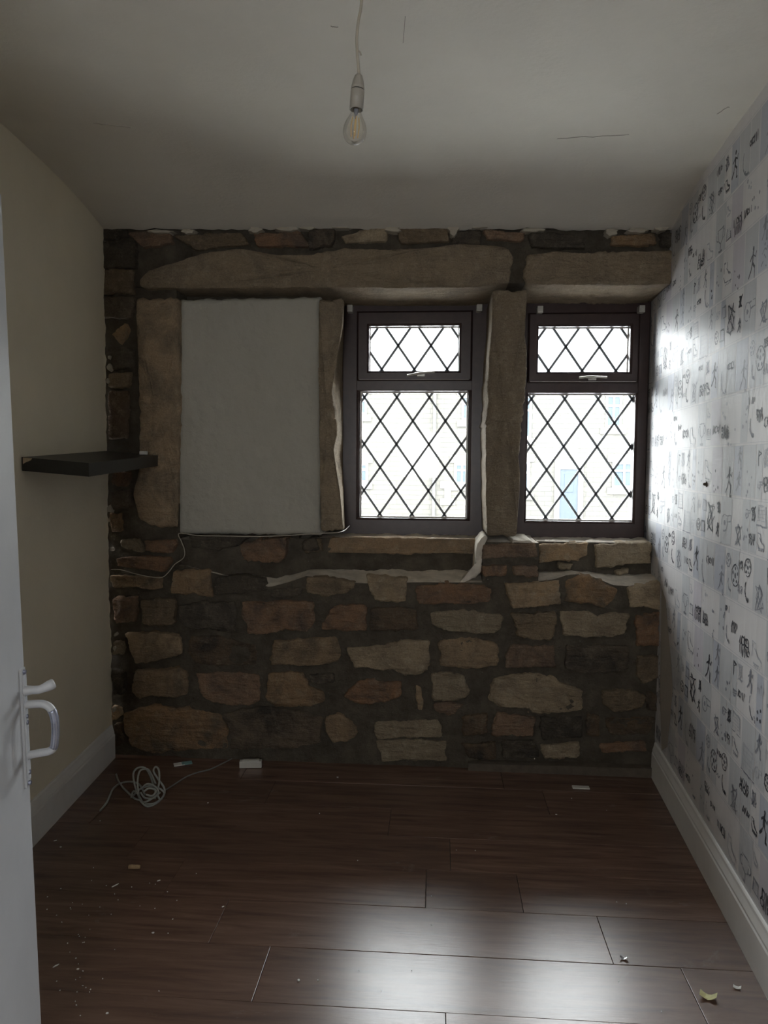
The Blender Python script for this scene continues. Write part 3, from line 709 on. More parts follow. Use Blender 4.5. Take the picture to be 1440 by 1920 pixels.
def R4(px0, px1, pyt, pyb, y=YW):
    a = PY(px0, (pyt + pyb) / 2, y).x; b = PY(px1, (pyt + pyb) / 2, y).x; m = (px0 + px1) / 2
    return [a, b, PY(m, pyb, y).z, PY(m, pyt, y).z]
O1 = R4(650, 905, 572, 1003); SO1 = R4(671, 884, 585, 713); SG1 = R4(692, 861, 611, 696); LG1 = R4(674, 877, 733, 972)
T1 = (PY(780, 734).z * 0 + PY(780, 733, YW).z, PY(780, 712, YW).z)
O1[0], O1[1], O1[2], O1[3] = xw[0][0] - 0.012, xw[0][1] + 0.010, Z_SILL - 0.004, Z_SOFF + 0.006
g = 1.0
u1 = PY(746.5, 648, YW + 0.04); l1 = PY(744, 745, YW + 0.05)
d1x = (PY(808, 648, YW + 0.04).x - u1.x); d1z = (PY(746, 648, YW + .04).z - PY(746, 692.5, YW + .04).z) * 2
window('window_1', 'brown framed lattice window beside the plaster panel, handle tilted', O1, T1, SG1, SO1, LG1, d1x, d1z, (u1.x, u1.z), (l1.x, l1.z),
       ((PY(764, 705, YW).x, PY(764, 706, YW).z), (PY(815, 700, YW).x, PY(815, 699, YW).z)),
       [(PY(656, 578, YW - .05).x, PY(656, 578, YW - .05).z), (PY(899, 577, YW - .05).x, PY(899, 577, YW - .05).z)], True)
O2 = [xw[1][0] - 0.015, xw[1][1] + 0.004, Z_SILL - 0.004, Z_SOFF + 0.006]; SO2 = R4(991, 1197, 588, 717); SG2 = R4(1009, 1181, 612, 698); LG2 = R4(985, 1194, 737, 978)
SO2[0] = max(SO2[0], O2[0] + 0.03)
T2 = (PY(1090, 737, YW).z, PY(1090, 716, YW).z)
u2 = PY(1061, 650, YW + 0.04); l2 = PY(1059, 748, YW + 0.05)
d2x = (PY(1124.3, 650, YW + 0.04).x - u2.x); d2z = d1z * 1.0
window('window_2', 'brown framed lattice window next to the papered wall, handle level', O2, T2, SG2, SO2, LG2, d2x, d2z, (u2.x, u2.z), (l2.x, l2.z),
       ((PY(1083, 710, YW).x, PY(1083, 710, YW).z), (PY(1135, 709, YW).x, PY(1135, 709, YW).z)),
       [(PY(1013, 580, YW - .05).x, PY(1013, 580, YW - .05).z), (PY(1204, 579, YW - .05).x, PY(1204, 579, YW - .05).z)], False)

# ================================================================== WALLPAPER PRINT (flat print on the right wall)
random.seed(77)
tW = Vector((WR1.x - WR0.x, WR1.y - WR0.y, 0)).normalized()      # towards the viewer
nW = Vector((tW.y, -tW.x, 0)).normalized()
if nW.x > 0: nW = -nW
PO = Vector((wr(0.40), 0.40, 0))
pr = {'paper_blue': ([], []), 'paper_grey': ([], []), 'paper_lilac': ([], []), 'ink_dark': ([], []), 'ink_mid': ([], []), 'ink_pale': ([], [])}
def wp(s, z, e): q = PO + tW * s + nW * e; return (q.x, q.y, z)
def ppoly(mat, pts, e):
    v, f = pr[mat]; n = len(v); v += [wp(s, z, e) for s, z in pts]; f.append(tuple(range(n, n + len(pts))))
def pstroke(mat, pts, w, e=0.0009):
    if e == 0.0009:          # hand-drawn: wobble, uneven pressure, a second pass
        for k in range(2 if mat == 'ink_dark' else 1):
            j = 0.0016 + 0.0016 * k
            P = []
            for (a, b), (c, d) in zip(pts[:-1], pts[1:]):
                n = max(1, int(math.hypot(c - a, d - b) / 0.014))
                P += [(a + (c - a) * i / n + random.uniform(-j, j), b + (d - b) * i / n + random.uniform(-j, j)) for i in range(n)]
            P.append(pts[-1])
            for p, q in zip(P[:-1], P[1:]):
                if random.random() < 0.93 - 0.35 * k: pstroke_(mat, [p, q], w * random.uniform(.55, 1.55), e)
    else: pstroke_(mat, pts, w, e)
def pstroke_(mat, pts, w, e):
    for (a, b), (c, d) in zip(pts[:-1], pts[1:]):
        dx, dz = c - a, d - b; L = math.hypot(dx, dz)
        if L < 1e-5: continue
        nx, nz = -dz / L * w / 2, dx / L * w / 2; ex, ez = dx / L * w * .3, dz / L * w * .3
        ppoly(mat, [(a - nx - ex, b - nz - ez), (c - nx + ex, d - nz + ez), (c + nx + ex, d + nz + ez), (a + nx - ex, b + nz - ez)], e)
def arc(cx, cz, r, a0, a1, n=12, sq=1.0): return [(cx + r * math.cos(a0 + (a1 - a0) * i / n), cz + sq * r * math.sin(a0 + (a1 - a0) * i / n)) for i in range(n + 1)]
def blob(mat, cx, cz, r, n=6):
    ppoly(mat, [(cx + r * random.uniform(.7, 1.2) * math.cos(2 * math.pi * i / n), cz + r * random.uniform(.7, 1.2) * math.sin(2 * math.pi * i / n)) for i in range(n)], 0.0009)
def m_ball(x, z, s, ink):
    pstroke(ink, arc(x, z, s * .42, 0, 6.283, 16), .0035)
    for i in range(5): blob(ink, x + s * .27 * math.cos(1.57 + i * 1.257), z + s * .27 * math.sin(1.57 + i * 1.257), s * .08)
    blob(ink, x, z, s * .11)
def m_goal(x, z, s, ink):
    a, b = s * .42, s * .34
    pstroke(ink, [(x - a, z - b), (x - a * .86, z + b), (x + a * .86, z + b * .9), (x + a, z - b)], .0055)
    pstroke('ink_mid', [(x - a * 1.2, z - b * 1.15), (x + a * 1.25, z - b * 1.2)], .004)
    for i in range(1, 6): pstroke('ink_pale', [(x - a + 2 * a * i / 6, z - b), (x - a + 2 * a * i / 6, z + b * .9)], .0014)
    for i in range(1, 5): pstroke('ink_pale', [(x - a * .95, z - b + 1.9 * b * i / 5), (x + a * .95, z - b + 1.9 * b * i / 5)], .0014)
def m_curve(x, z, s, ink):
    pstroke(ink, arc(x + s * .25, z + s * .15, s * .55, 2.6, 4.6, 10), .005)
    for i in range(4): blob(ink, x + s * random.uniform(-.1, .35), z - s * random.uniform(.25, .42), .005)
def m_boot(x, z, s, ink):
    pstroke(ink, [(x - s * .3, z + s * .3), (x - s * .32, z - s * .1), (x - s * .2, z - s * .25), (x + s * .35, z - s * .28), (x + s * .38, z - s * .12), (x + s * .05, z), (x - s * .05, z + s * .28), (x - s * .3, z + s * .3)], .004)
    for i in range(4): pstroke(ink, [(x - s * .12 + s * .06 * i, z + s * .14 - s * .05 * i), (x + s * .02 + s * .05 * i, z + s * .06 - s * .05 * i)], .003)
    for i in range(4): blob(ink, x - s * .15 + i * s * .14, z - s * .33, .004, 4)
def m_player(x, z, s, ink):
    blob(ink, x + s * .03, z + s * .40, s * .075)
    pstroke(ink, [(x + s * .02, z + s * .32), (x - s * .02, z + s * .02)], .011)
    pstroke(ink, [(x - s * .22, z + s * .12), (x, z + s * .26), (x + s * .2, z + s * .16), (x + s * .26, z + s * .28)], .0045)
    pstroke(ink, [(x - s * .02, z + s * .03), (x - s * .14, z - s * .18), (x - s * .30, z - s * .32)], .006)
    pstroke(ink, [(x - s * .02, z + s * .03), (x + s * .16, z - s * .12), (x + s * .14, z - s * .40), (x + s * .22, z - s * .42)], .006)
def m_scrib(x, z, s, ink):
    p = [(x + s * .36 * math.sin(i * 1.9 + x * 40) * (1 - i / 26), z + s * .36 * math.cos(i * 1.37 + z * 31)) for i in range(15)]
    pstroke(ink, p, .0038)
def m_word(x, z, s, ink):
    for r in range(random.choice((1, 2))):
        zz = z + s * .12 - r * s * .26; xx = x - s * .4
        while xx < x + s * .38:
            h = s * random.uniform(.08, .17); k = random.random()
            if k < .5: pstroke(ink, [(xx, zz - h), (xx, zz + h)], .0042)
            elif k < .8: pstroke(ink, arc(xx, zz, h * .8, 0, 5.5, 6), .0036)
            else: pstroke(ink, [(xx - .004, zz - h), (xx + .006, zz + h)], .004)
            xx += random.uniform(.009, .015)
def m_cup(x, z, s, ink):
    pstroke(ink, [(x - s * .26, z + s * .36), (x - s * .18, z), (x, z - s * .1), (x + s * .18, z), (x + s * .26, z + s * .36), (x - s * .26, z + s * .36)], .004)
    pstroke(ink, [(x, z - s * .1), (x, z - s * .3)], .006); pstroke(ink, [(x - s * .16, z - s * .32), (x + s * .16, z - s * .32)], .007)
    pstroke(ink, arc(x - s * .28, z + s * .16, s * .13, 1.2, 5.0, 6), .0035); pstroke(ink, arc(x + s * .28, z + s * .16, s * .13, -1.9, 1.9, 6), .0035)
def m_flag(x, z, s, ink):
    pstroke(ink, [(x - s * .2, z - s * .42), (x - s * .2, z + s * .42)], .004)
    pstroke(ink, [(x - s * .2, z + s * .4), (x + s * .22, z + s * .26), (x - s * .2, z + s * .1)], .004)
def m_dots(x, z, s, ink):
    for i in range(5): blob(ink, x + s * random.uniform(-.35, .35), z + s * random.uniform(-.4, .4), random.uniform(.004, .008))
def m_whistle(x, z, s, ink):
    pstroke(ink, arc(x - s * .1, z - s * .05, s * .2, 0.9, 6.9, 12), .004); pstroke(ink, [(x, z + s * .12), (x + s * .36, z + s * .14), (x + s * .36, z), (x + s * .1, z - s * .02)], .004)
    blob(ink, x - s * .1, z - s * .05, s * .07)
MOT = [m_ball, m_goal, m_curve, m_boot, m_player, m_scrib, m_word, m_cup, m_flag, m_dots, m_whistle, m_curve, m_player, m_scrib, m_word, m_word, m_dots]
BH = 0.168; z0 = 0.172; SMAX = 4.9
TH = 0.93         # repeat of the print along the wall
rowpat = {}
for rr in range(4):
    cells = []; s = 0
    while s < TH - 0.03:
        w = random.choice((.055, .07, .085, .10, .12)); w = min(w, TH - s)
        cells.append((s, w, random.choice([None, None, None, 'paper_blue', 'paper_grey', 'paper_lilac', 'paper_grey']), [(random.choice(MOT), random.uniform(.3, .7), (0.28, 0.74)[i], random.choice(('ink_dark', 'ink_dark', 'ink_mid', 'ink_mid', 'ink_pale'))) for i in range(2)] if random.random() < .62 else [(random.choice(MOT), .5, .5, random.choice(('ink_dark', 'ink_mid', 'ink_dark')))]))
        s += w
    rowpat[rr] = cells
row = 0
while z0 + row * BH < 2.62:
    zb = z0 + row * BH; off = (row * 0.27) % TH; cells = rowpat[row % 4]
    rep = -1
    while rep * TH < SMAX:
        for (cs, w, tint, mots) in cells:
            s = cs + rep * TH + off
            if s < -0.02 or s + w > SMAX: continue
            yv = 0.40 + tW.y * (s + w / 2)
            if zb + BH > ceil_z(wr(yv), yv) - 0.01: zt = ceil_z(wr(yv), yv) - 0.01
            else: zt = zb + BH
            if zt - zb < 0.06: continue
            if tint: ppoly(tint, [(s + .003, zb + .006), (s + w - .003, zb + .006), (s + w - .003, zt - .004), (s + .003, zt - .004)], 0.0004)
            for fn, fx, fz, ink in mots:
                sz = min(w * 1.15, BH) * (1.05 if len(mots) == 1 else .82)
                if zb + BH * fz + sz * .5 > zt: continue
                fn(s + w * (.5 if len(mots) == 1 else fx), zb + BH * fz, sz, ink)
        rep += 1
    for e in (-.004, .004):
        pstroke('ink_pale', [(0.0, zb + e), (SMAX, zb + e)], .0012, 0.0007)
    row += 1
nm = {'paper_blue': 'pale blue printed blocks', 'paper_grey': 'pale grey printed blocks', 'paper_lilac': 'pale lilac printed blocks', 'ink_dark': 'dark ink doodles', 'ink_mid': 'grey ink doodles', 'ink_pale': 'faint grey ink lines'}
for kx, (v, f) in pr.items():
    o = mesh('wallpaper_print', v, f, kx, wrt); o['kind'] = 'stuff'; o['label'] = nm[kx]
# bare strip where the paper has come away in the corner below the ledge
pts = [(1241, 1100), (1249, 1125), (1253, 1180), (1259, 1240), (1262, 1290), (1258, 1340), (1252, 1400), (1241, 1408), (1238, 1300), (1240, 1180)]
q = [PWR(a, b) for a, b in pts]; q = [Vector((p.x, p.y, p.z)) + nW * 0.0015 for p in q]
MB().add(q, [tuple(range(len(q)))]).build('bare_patch', 'bare_plaster', wrt)

# ================================================================== DOOR
yE = -2.0; pT = PY(2, 370, yE); pB = PY(80, 1980, yE)
dl = math.radians(12); ddir = Vector((-math.sin(dl), math.cos(dl), 0)); dn = Vector((math.cos(dl), math.sin(dl), 0))
def dp(s, n, z):   # s from the leading edge back to the hinge, n out of the room-side face
    b = Vector((pB.x + (pT.x - pB.x) * (z - pB.z) / (pT.z - pB.z), yE, z)); return b - ddir * s + dn * n
def dbox(m, s0, s1, n0, n1, z0, z1):
    m.add([dp(s0, n0, z0), dp(s1, n0, z0), dp(s1, n1, z0), dp(s0, n1, z0), dp(s0, n0, z1), dp(s1, n0, z1), dp(s1, n1, z1), dp(s0, n1, z1)],
          [(0, 3, 2, 1), (4, 5, 6, 7), (0, 1, 5, 4), (1, 2, 6, 5), (2, 3, 7, 6), (3, 0, 4, 7)])
door = empty('door_1', dp(0.75, 0, 0)); tag(door, 'white painted door standing open beside the cream wall', 'door', kind='structure')
m = MB(); dbox(m, 0, 0.76, -0.040, 0, 0.008, 1.99); m.build('door_leaf', 'door_paint', door)
hz = PY(45, 1290, yE).z
m = MB(); dbox(m, 0.008, 0.030, 0.0, 0.005, hz - 0.205, hz + 0.048); dbox(m, 0.011, 0.027, 0.005, 0.008, hz - 0.19, hz + 0.035); plate = m.build('handle_plate', 'door_paint', door)
for zz in (hz + 0.040, hz - 0.055, hz - 0.068, hz - 0.175, hz - 0.198): MB().lathe([(0, .0105), (.0045, .010), (.005, .0085), (.005, .004)], dp(0.019, 0, zz), dn, 8).build('screw', 'worn_metal', plate)
m = MB(); m.tube(spline([dp(.020, .005, hz), dp(.020, .02, hz + .001), dp(.019, .034, hz + .001), dp(.015, .05, hz + .006), dp(.010, .064, hz + .012)], 5), [.012 - .003 * min(1, i / 5) for i in range(11)] + [.0085, .009, .0095, .010, .0105, .011, .0112, .011, .010, .007], 10)
m.build('lever', 'door_paint', plate, True)['label'] = 'white painted lever with a worn tip'
zt, zb_ = hz - 0.030, hz - 0.135
m = MB(); A = [dp(.020, .004, zt), dp(.020, .03, zt + .001), dp(.020, .045, zt - .001), dp(.020, .056, zt - .010), dp(.020, .062, zt - .026), dp(.020, .064, zt - .05), dp(.020, .062, zb_ + .028), dp(.020, .058, zb_ + .010), dp(.020, .048, zb_ + .003), dp(.020, .028, zb_), dp(.020, .004, zb_ - .004)]
SP = spline(A, 4)
m.tube(SP, .0085, 10); pull = m.build('pull_handle', 'door_paint', plate, True)
m = MB(); m.tube(SP[13:29], .0088, 10); m.build('worn_grip', 'worn_metal', pull, True)['label'] = 'paint worn off the grip to bluish metal'
put(door)

# ================================================================== SHELF
def wlpt(px, py):
    d = ray(px, py); t = (WL1 - WL0); n = Vector((t.y, -t.x, 0)); return CC + d * ((WL0 - CC).dot(n) / d.dot(n))
n0 = wlpt(39, 857); n1 = wlpt(208, 839)
tL = Vector((n1.x - n0.x, n1.y - n0.y, 0)).normalized(); nL = Vector((tL.y, -tL.x, 0))
sd = 0.245; LEN = (Vector((0, -0.03, 0)) - n0).y / tL.y
zA0, zA1 = n0.z, n0.z + 0.036; zF0 = n0.z - 0.020; zF1 = zF0 + 0.036; TK = 0.050
def sp(a, b, k):  # a along, b out from wall, k 0 top 1 bottom
    z = (zA0 + (zA1 - zA0) * a) * (1 - b) + (zF0 + (zF1 - zF0) * a) * b
    q = Vector((n0.x, n0.y, 0)) + tL * (LEN * a) + nL * (0.003 + sd * b); return Vector((q.x, q.y, z - TK * k))
sh = empty('wall_shelf', sp(.5, 0, 1)); tag(sh, 'black floating shelf sagging forward on the cream wall by the corner', 'shelf')
m = MB(); e = 0.0015
m.add([sp(a, b, k) for k in (1, 0) for a, b in ((0, 0), (1, 0), (1, 1), (0, 1))], [(0, 1, 2, 3), (7, 6, 5, 4), (0, 4, 5, 1), (1, 5, 6, 2), (2, 6, 7, 3), (3, 7, 4, 0)])
m.build('board', 'black_laminate', sh)
m = MB(); a = sp(0, .0, 0) ; m.add([sp(0, .02, 0.02) - tL * .0015, sp(0, .16, 0.02) - tL * .0015, sp(0, .13, 0.20) - tL * .0015, sp(0, .06, 0.36) - tL * .0015, sp(0, .02, .5) - tL * .0015,
                                  sp(0, .02, 0.02) + tL * .0015 , sp(0, .16, 0.02) + tL * .0015, sp(0, .13, 0.20) + tL * .0015, sp(0, .06, 0.36) + tL * .0015, sp(0, .02, .5) + tL * .0015],
                                  [(0, 1, 2, 3, 4), (9, 8, 7, 6, 5), (0, 5, 6, 1), (1, 6, 7, 2), (2, 7, 8, 3), (3, 8, 9, 4), (4, 9, 5, 0)])
m.build('chipped_corner', 'raw_board', sh)['label'] = 'pale board showing where the veneer is chipped'
put(sh)
c = sp(.93, .8, 0)
tag(MB().box((c.x - .018, c.y - .012, c.z + 0.001), (c.x + .016, c.y + .012, c.z + .018), .004).build('plaster_lump', 'white_scrap'), 'small pale lump of plaster lying on the black shelf', 'debris')

# ================================================================== PENDANT LAMP
yP = -1.70
rose = PY(679, 1, yP); zc = ceil_z(rose.x, yP)
pd = empty('pendant_light', (rose.x, yP, zc)); tag(pd, 'bare filament bulb hanging from the ceiling on a twisted flex', 'pendant light')
m = MB().lathe([(0, -.030), (.014, -.030), (.020, -.026), (.038, -.018), (.046, -.008), (.047, 0), (.0, 0)], (rose.x, yP, zc), n=28); m.build('ceiling_rose', 'aged_plastic', pd, True)
def q(px, py): return PY(px, py, yP)
fx = [Vector((rose.x, yP, zc - .025)), q(677, 12), q(672, 40), q(669, 70), q(670, 100), q(672, 125), q(673, 142)]
m = MB().tube(spline(fx, 6), .0034, 8); flx = m.build('flex_cord', 'flex', pd, True)
m = MB().tube(spline([q(671, 95), q(675, 98), q(677, 104)], 4), .0018, 6); m.build('cord_frayed_tag', 'flex', flx)
top = q(672.5, 140); bot = q(668, 206); ax = (bot - top).normalized(); HL = (bot - top).length
u = HL / 66.0
m = MB().lathe([(0.0, 0), (5 * u, 0), (7.5 * u, 3 * u), (10.5 * u, 12 * u), (12.4 * u, 22 * u), (13.2 * u, 27.5 * u), (11.5 * u, 28 * u), (0, 28 * u)], top, ax, 28); m.build('holder_cap', 'aged_plastic', pd, True)
m = MB().lathe([(11.6 * u, 27 * u), (12.6 * u, 28.4 * u), (12.6 * u, 29.6 * u), (11.6 * u, 31 * u)], top, ax, 28); m.build('holder_gap_ring', 'black_gap', pd)
m = MB().lathe([(0, 29.4 * u), (13.0 * u, 29.6 * u), (13.4 * u, 31 * u), (13.4 * u, 66 * u), (12.0 * u, 66.2 * u), (11.8 * u, 58 * u), (0, 58 * u)], top, ax, 28); m.build('bulb_holder', 'aged_plastic', pd, True)
bt = top + ax * (60 * u)
pf_ = [(0.0, 0), (9 * u, 0), (9.5 * u, 8 * u), (11 * u, 14 * u), (15 * u, 22 * u), (19.5 * u, 30 * u), (22.4 * u, 39 * u), (23.2 * u, 46 * u), (22.6 * u, 53 * u), (20 * u, 60 * u), (15.5 * u, 66 * u), (9 * u, 70 * u), (4 * u, 71.4 * u), (0, 71.8 * u)]
m = MB().lathe(pf_, bt, ax, 32); bl = m.build('glass_bulb', 'bulb_glass', pd, True)
m = MB().lathe([(0, 4 * u), (4.5 * u, 5 * u), (4 * u, 12 * u), (2.4 * u, 17 * u), (1.6 * u, 22 * u), (0, 24 * u)], bt, ax, 12); m.build('bulb_stem', 'ink_mid', bl)
for k in range(4):
    an = k * math.pi / 2 + .5; uu = ax.orthogonal().normalized(); ww = ax.cross(uu); rd = uu * math.cos(an) + ww * math.sin(an)
    MB().tube([bt + ax * (20 * u) + rd * 6 * u, bt + ax * (38 * u) + rd * 8 * u, bt + ax * (58 * u) + rd * 6.5 * u], 1.1 * u, 6).build('filament', 'filament', bl)
put(pd)

# ================================================================== SMALL THINGS
def floorline(px, r, lift=0.0):
    out = []
    for i, q in enumerate(px):
        p = PZ(q[0], q[1], r + (q[2] if len(q) > 2 else 0.0)); out.append(p)
    return out
# tangled cable heap
cc = empty('cable_coil', PZ(275, 1490)); tag(cc, 'tangled coil of pale grey cable on the floor in the left corner', 'cable')
r = 0.0042
m = MB().tube(spline(floorline([(188, 1520), (200, 1505), (206, 1492), (213, 1478), (228, 1468), (248, 1466), (262, 1472, .02), (272, 1490, .01)], r), 6), r, 8); m.build('loose_end', 'grey_cable', cc, True)
m = MB().tube(spline(floorline([(218, 1452), (222, 1464), (230, 1476, .012), (240, 1486), (252, 1497), (262, 1500)], r), 6), r, 8); m.build('loose_end', 'grey_cable', cc, True)
random.seed(8)
loops = [[(268, 1505), (255, 1480, .03), (250, 1452, .08), (258, 1440, .1), (272, 1440, .1), (282, 1455, .06), (290, 1480, .03), (300, 1500)],
         [(262, 1498), (258, 1470, .05), (262, 1446, .09), (276, 1442, .1), (284, 1452, .07), (292, 1470, .04)],
         [(290, 1498), (298, 1470, .05), (298, 1445, .09), (292, 1438, .1), (288, 1446, .09), (296, 1460, .06), (308, 1478, .02), (306, 1494), (290, 1506), (272, 1508)],
         [(250, 1492), (262, 1480, .03), (280, 1474, .045), (298, 1478, .03), (308, 1488, .01), (296, 1504), (276, 1512), (262, 1500, .01)],
         [(246, 1496), (250, 1484, .02), (258, 1488, .03), (262, 1498), (270, 1504, .01), (284, 1498, .025), (300, 1486, .025)],
         [(266, 1478, .04), (276, 1470, .06), (290, 1474, .055), (297, 1486, .03), (288, 1496, .02), (272, 1496, .02), (264, 1486, .035)],
         [(270, 1484, .05), (280, 1478, .06), (292, 1482, .05), (286, 1492, .04), (274, 1490, .045)]]
for lp in loops:
    MB().tube(spline(floorline(lp, r), 7), r, 8).build('cable_loop', 'grey_cable', cc, True)
put(cc)
m = MB().tube(spline(floorline([(306, 1484), (325, 1472), (350, 1456), (372, 1448), (395, 1442), (420, 1430), (445, 1418), (466, 1409, .03)], 0.003), 6), 0.003, 6)
tag(m.build('floor_cable', 'dull_cable', None, True), 'thin dull cable trailing from the coil to the stone wall', 'cable')
# thin white wire over sill and stones
w1 = [PY(655, 986, .26), PY(648, 993, .14), PY(640, 997, .03), PY(628, 999, -.034), PY(600, 1000, -.034), PY(540, 1004, -.03), PY(480, 1006, -.03), PY(420, 1005, -.03), PY(370, 1004, -.025), PY(336, 1000, -.02), PY(340, 1015, -.03), PY(346, 1032, -.035), PY(344, 1046, -.035), PY(328, 1058, -.035), PY(315, 1074, -.038), PY(302, 1083, -.04), PY(278, 1081, -.042), PY(250, 1075, -.042), PY(225, 1068, -.042), PY(208, 1068, -.04)]
tag(MB().tube(spline(w1, 5), .0022, 6).build('thin_wire', 'flex', None, True), 'thin pale wire running under the plaster panel and across the stones', 'wire')
def fblock(name, px, py, L, Wd, H, ang, mat, label, cat, bev=.003, group=None):
    c = PZ(px, py); m = MB().box((-L / 2, -Wd / 2, 0), (L / 2, Wd / 2, H), bev); o = m.build(name, mat); o.location = (c.x, c.y, 0.0012); o.rotation_euler = (0, 0, ang); tag(o, label, cat, group); return o
b = fblock('plastic_box', 478, 1426, .105, .03, .032, .12, 'white_plastic', 'white plastic junction box at the foot of the stone wall', 'box', .003)
b.location.y = min(b.location.y, -0.085)
MB().box((-.04, -.012, .032), (.04, .010, .037), .002).build('lid', 'white_plastic', b)
o = fblock('sachet', 336, 1434, .05, .035, .004, .45, 'white_scrap', 'small teal and white sachet on the floor by the stones', 'sachet', .001)
MB().box((.012, -.017, .0005), (.060, .017, .0052), .001).build('printed_end', 'teal_print', o)
fblock('plastic_strip', 1089, 1478, .075, .028, .006, -.02, 'white_plastic', 'pale plastic strip on the floor below the second window', 'strip', .002)
c = PZ(252, 1630); o = MB().lathe([(0, -.02), (.0075, -.02), (.0082, -.012), (.0075, .012), (.006, .02), (0, .02)], (0, 0, 0), (1, 0, 0), 10).build('cork_plug', 'cork', None, True); o.location = (c.x, c.y, .009); o.rotation_euler = (0, 0, .05); tag(o, 'small brown wooden plug lying on the laminate', 'plug')
def scrap(name, px, py, w, mat, label, cat, curl, seed):
    random.seed(seed); c = PZ(px, py)
    v, f = grid(lambda a, b: Vector(((a - .5) * w, (b - .5) * w * .55 + (a - .5) * .2 * w, .002 + curl * ((a - .5) ** 2 * 4) * w * .5 + random.uniform(0, .15) * curl * w)), 6, 4)
    n = len(v); v += [p + Vector((0, 0, .0012)) for p in v]; f2 = [tuple(reversed(q)) for q in f] + [tuple(i + n for i in q) for q in f]
    rim = list(range(7)) + [j * 7 + 6 for j in range(1, 5)] + [28 + i for i in range(5, -1, -1)] + [j * 7 for j in range(3, 0, -1)]
    f2 += [(rim[i], rim[(i + 1) % len(rim)], n + rim[(i + 1) % len(rim)], n + rim[i]) for i in range(len(rim))]
    o = mesh(name, v, f2, mat); o.location = c; o.rotation_euler = (0, 0, -.45); tag(o, label, cat); return o
scrap('paper_scrap', 1328, 1872, .042, 'paper_scrap', 'curled yellow-green paper scrap on the floor near the skirting', 'scrap', .5, 1)
scrap('foil_scrap', 1170, 1799, .022, 'foil', 'crumpled shiny foil scrap on the laminate floor', 'scrap', .5, 2)
scrap('white_scrap', 1382, 1854, .020, 'white_scrap', 'tiny white scrap beside the yellow-green paper', 'scrap', .4, 3)
# paint chips
random.seed(15)
def chip(px, py, L, Wd, ang):
    c = PZ(px, py); n = 7; o = [(L / 2 * random.uniform(.6, 1) * math.cos(2 * math.pi * i / n), Wd / 2 * random.uniform(.6, 1) * math.sin(2 * math.pi * i / n)) for i in range(n)]
    ca, sa = math.cos(ang), math.sin(ang)
    m = MB().add([(x * ca - y * sa, x * sa + y * ca, 0) for x, y in o] + [(x * ca * .9 - y * sa * .9, x * sa * .9 + y * ca * .9, .0018) for x, y in o], [tuple(range(n - 1, -1, -1)), tuple(range(n, 2 * n))] + [(i, (i + 1) % n, n + (i + 1) % n, n + i) for i in range(n)])
    return c, m
for px, py, L, Wd, ang, lab in ((216, 1661, .030, .007, 1.0, 'long white paint flake slanting on the floor near the open door'), (287, 1750, .011, .009, .2, 'round white paint chip on the dark boards left of centre'),
                                (560, 1839, .010, .009, 0, 'bright white paint speck near the bottom of the floor'), (596, 1839, .006, .006, 0, 'smaller white speck right of the bright one'),
                                (298, 1652, .016, .006, .6, 'white paint splinter right of the long flake'), (105, 1812, .022, .006, 1.0, 'thin paint splinter close to the door leaf'),
                                (146, 1818, .010, .008, 0, 'paint chip beside the thin splinter by the door'), (418, 1701, .012, .005, .7, 'slanting pale chip in the middle of the floor'),
                                (633, 1458, .012, .010, 0, 'pale crumb on the floor below the first window'), (390, 1506, .010, .006, 1.2, 'pale crumb on the floor right of the cable coil'),
                                (104, 1577, .016, .006, .6, 'small paint sliver by the left skirting board'), (114, 1589, .010, .006, .4, 'paint chip just in front of the left skirting'),
                                (1043, 1528, .009, .007, 0, 'white crumb on the floor below the stone mullion'), (201, 1901, .010, .007, .3, 'pale chip at the bottom edge left of centre')):
    c, m = chip(px, py, L, Wd, ang); o = m.build('paint_chip', 'white_scrap'); o.location = (c.x, c.y, .0012); tag(o, lab, 'paint chip', 'paint chips on the floor')
sp_ = MB()
for i in range(70):
    px, py = random.choice([(random.gauss(250, 90), random.gauss(1690, 50)), (random.uniform(90, 1300), random.uniform(1480, 1900)), (random.gauss(140, 30), random.gauss(1790, 60))])
    c, m = chip(px, py, random.uniform(.002, .006), random.uniform(.002, .004), random.uniform(0, 3))
    if wl(c.y) + .03 < c.x < wr(c.y) - .03: sp_.add([q + Vector((c.x, c.y, .0012)) for q in m.v], m.f)
tag(sp_.build('paint_dust', 'white_scrap'), 'fine white specks of paint dust scattered over the floor', 'dust', kind='stuff')
# wall plug in the papered wall
c = PWR(1325, 908); o = MB().lathe([(0, .012), (.004, .012), (.0055, .008), (.006, .002), (.011, .001), (.0115, -.004), (0, -.004)], c, nW, 10).build('wall_plug', 'darkstone', None, True)
tag(o, 'dark screw plug sticking out of the papered wall', 'wall plug')

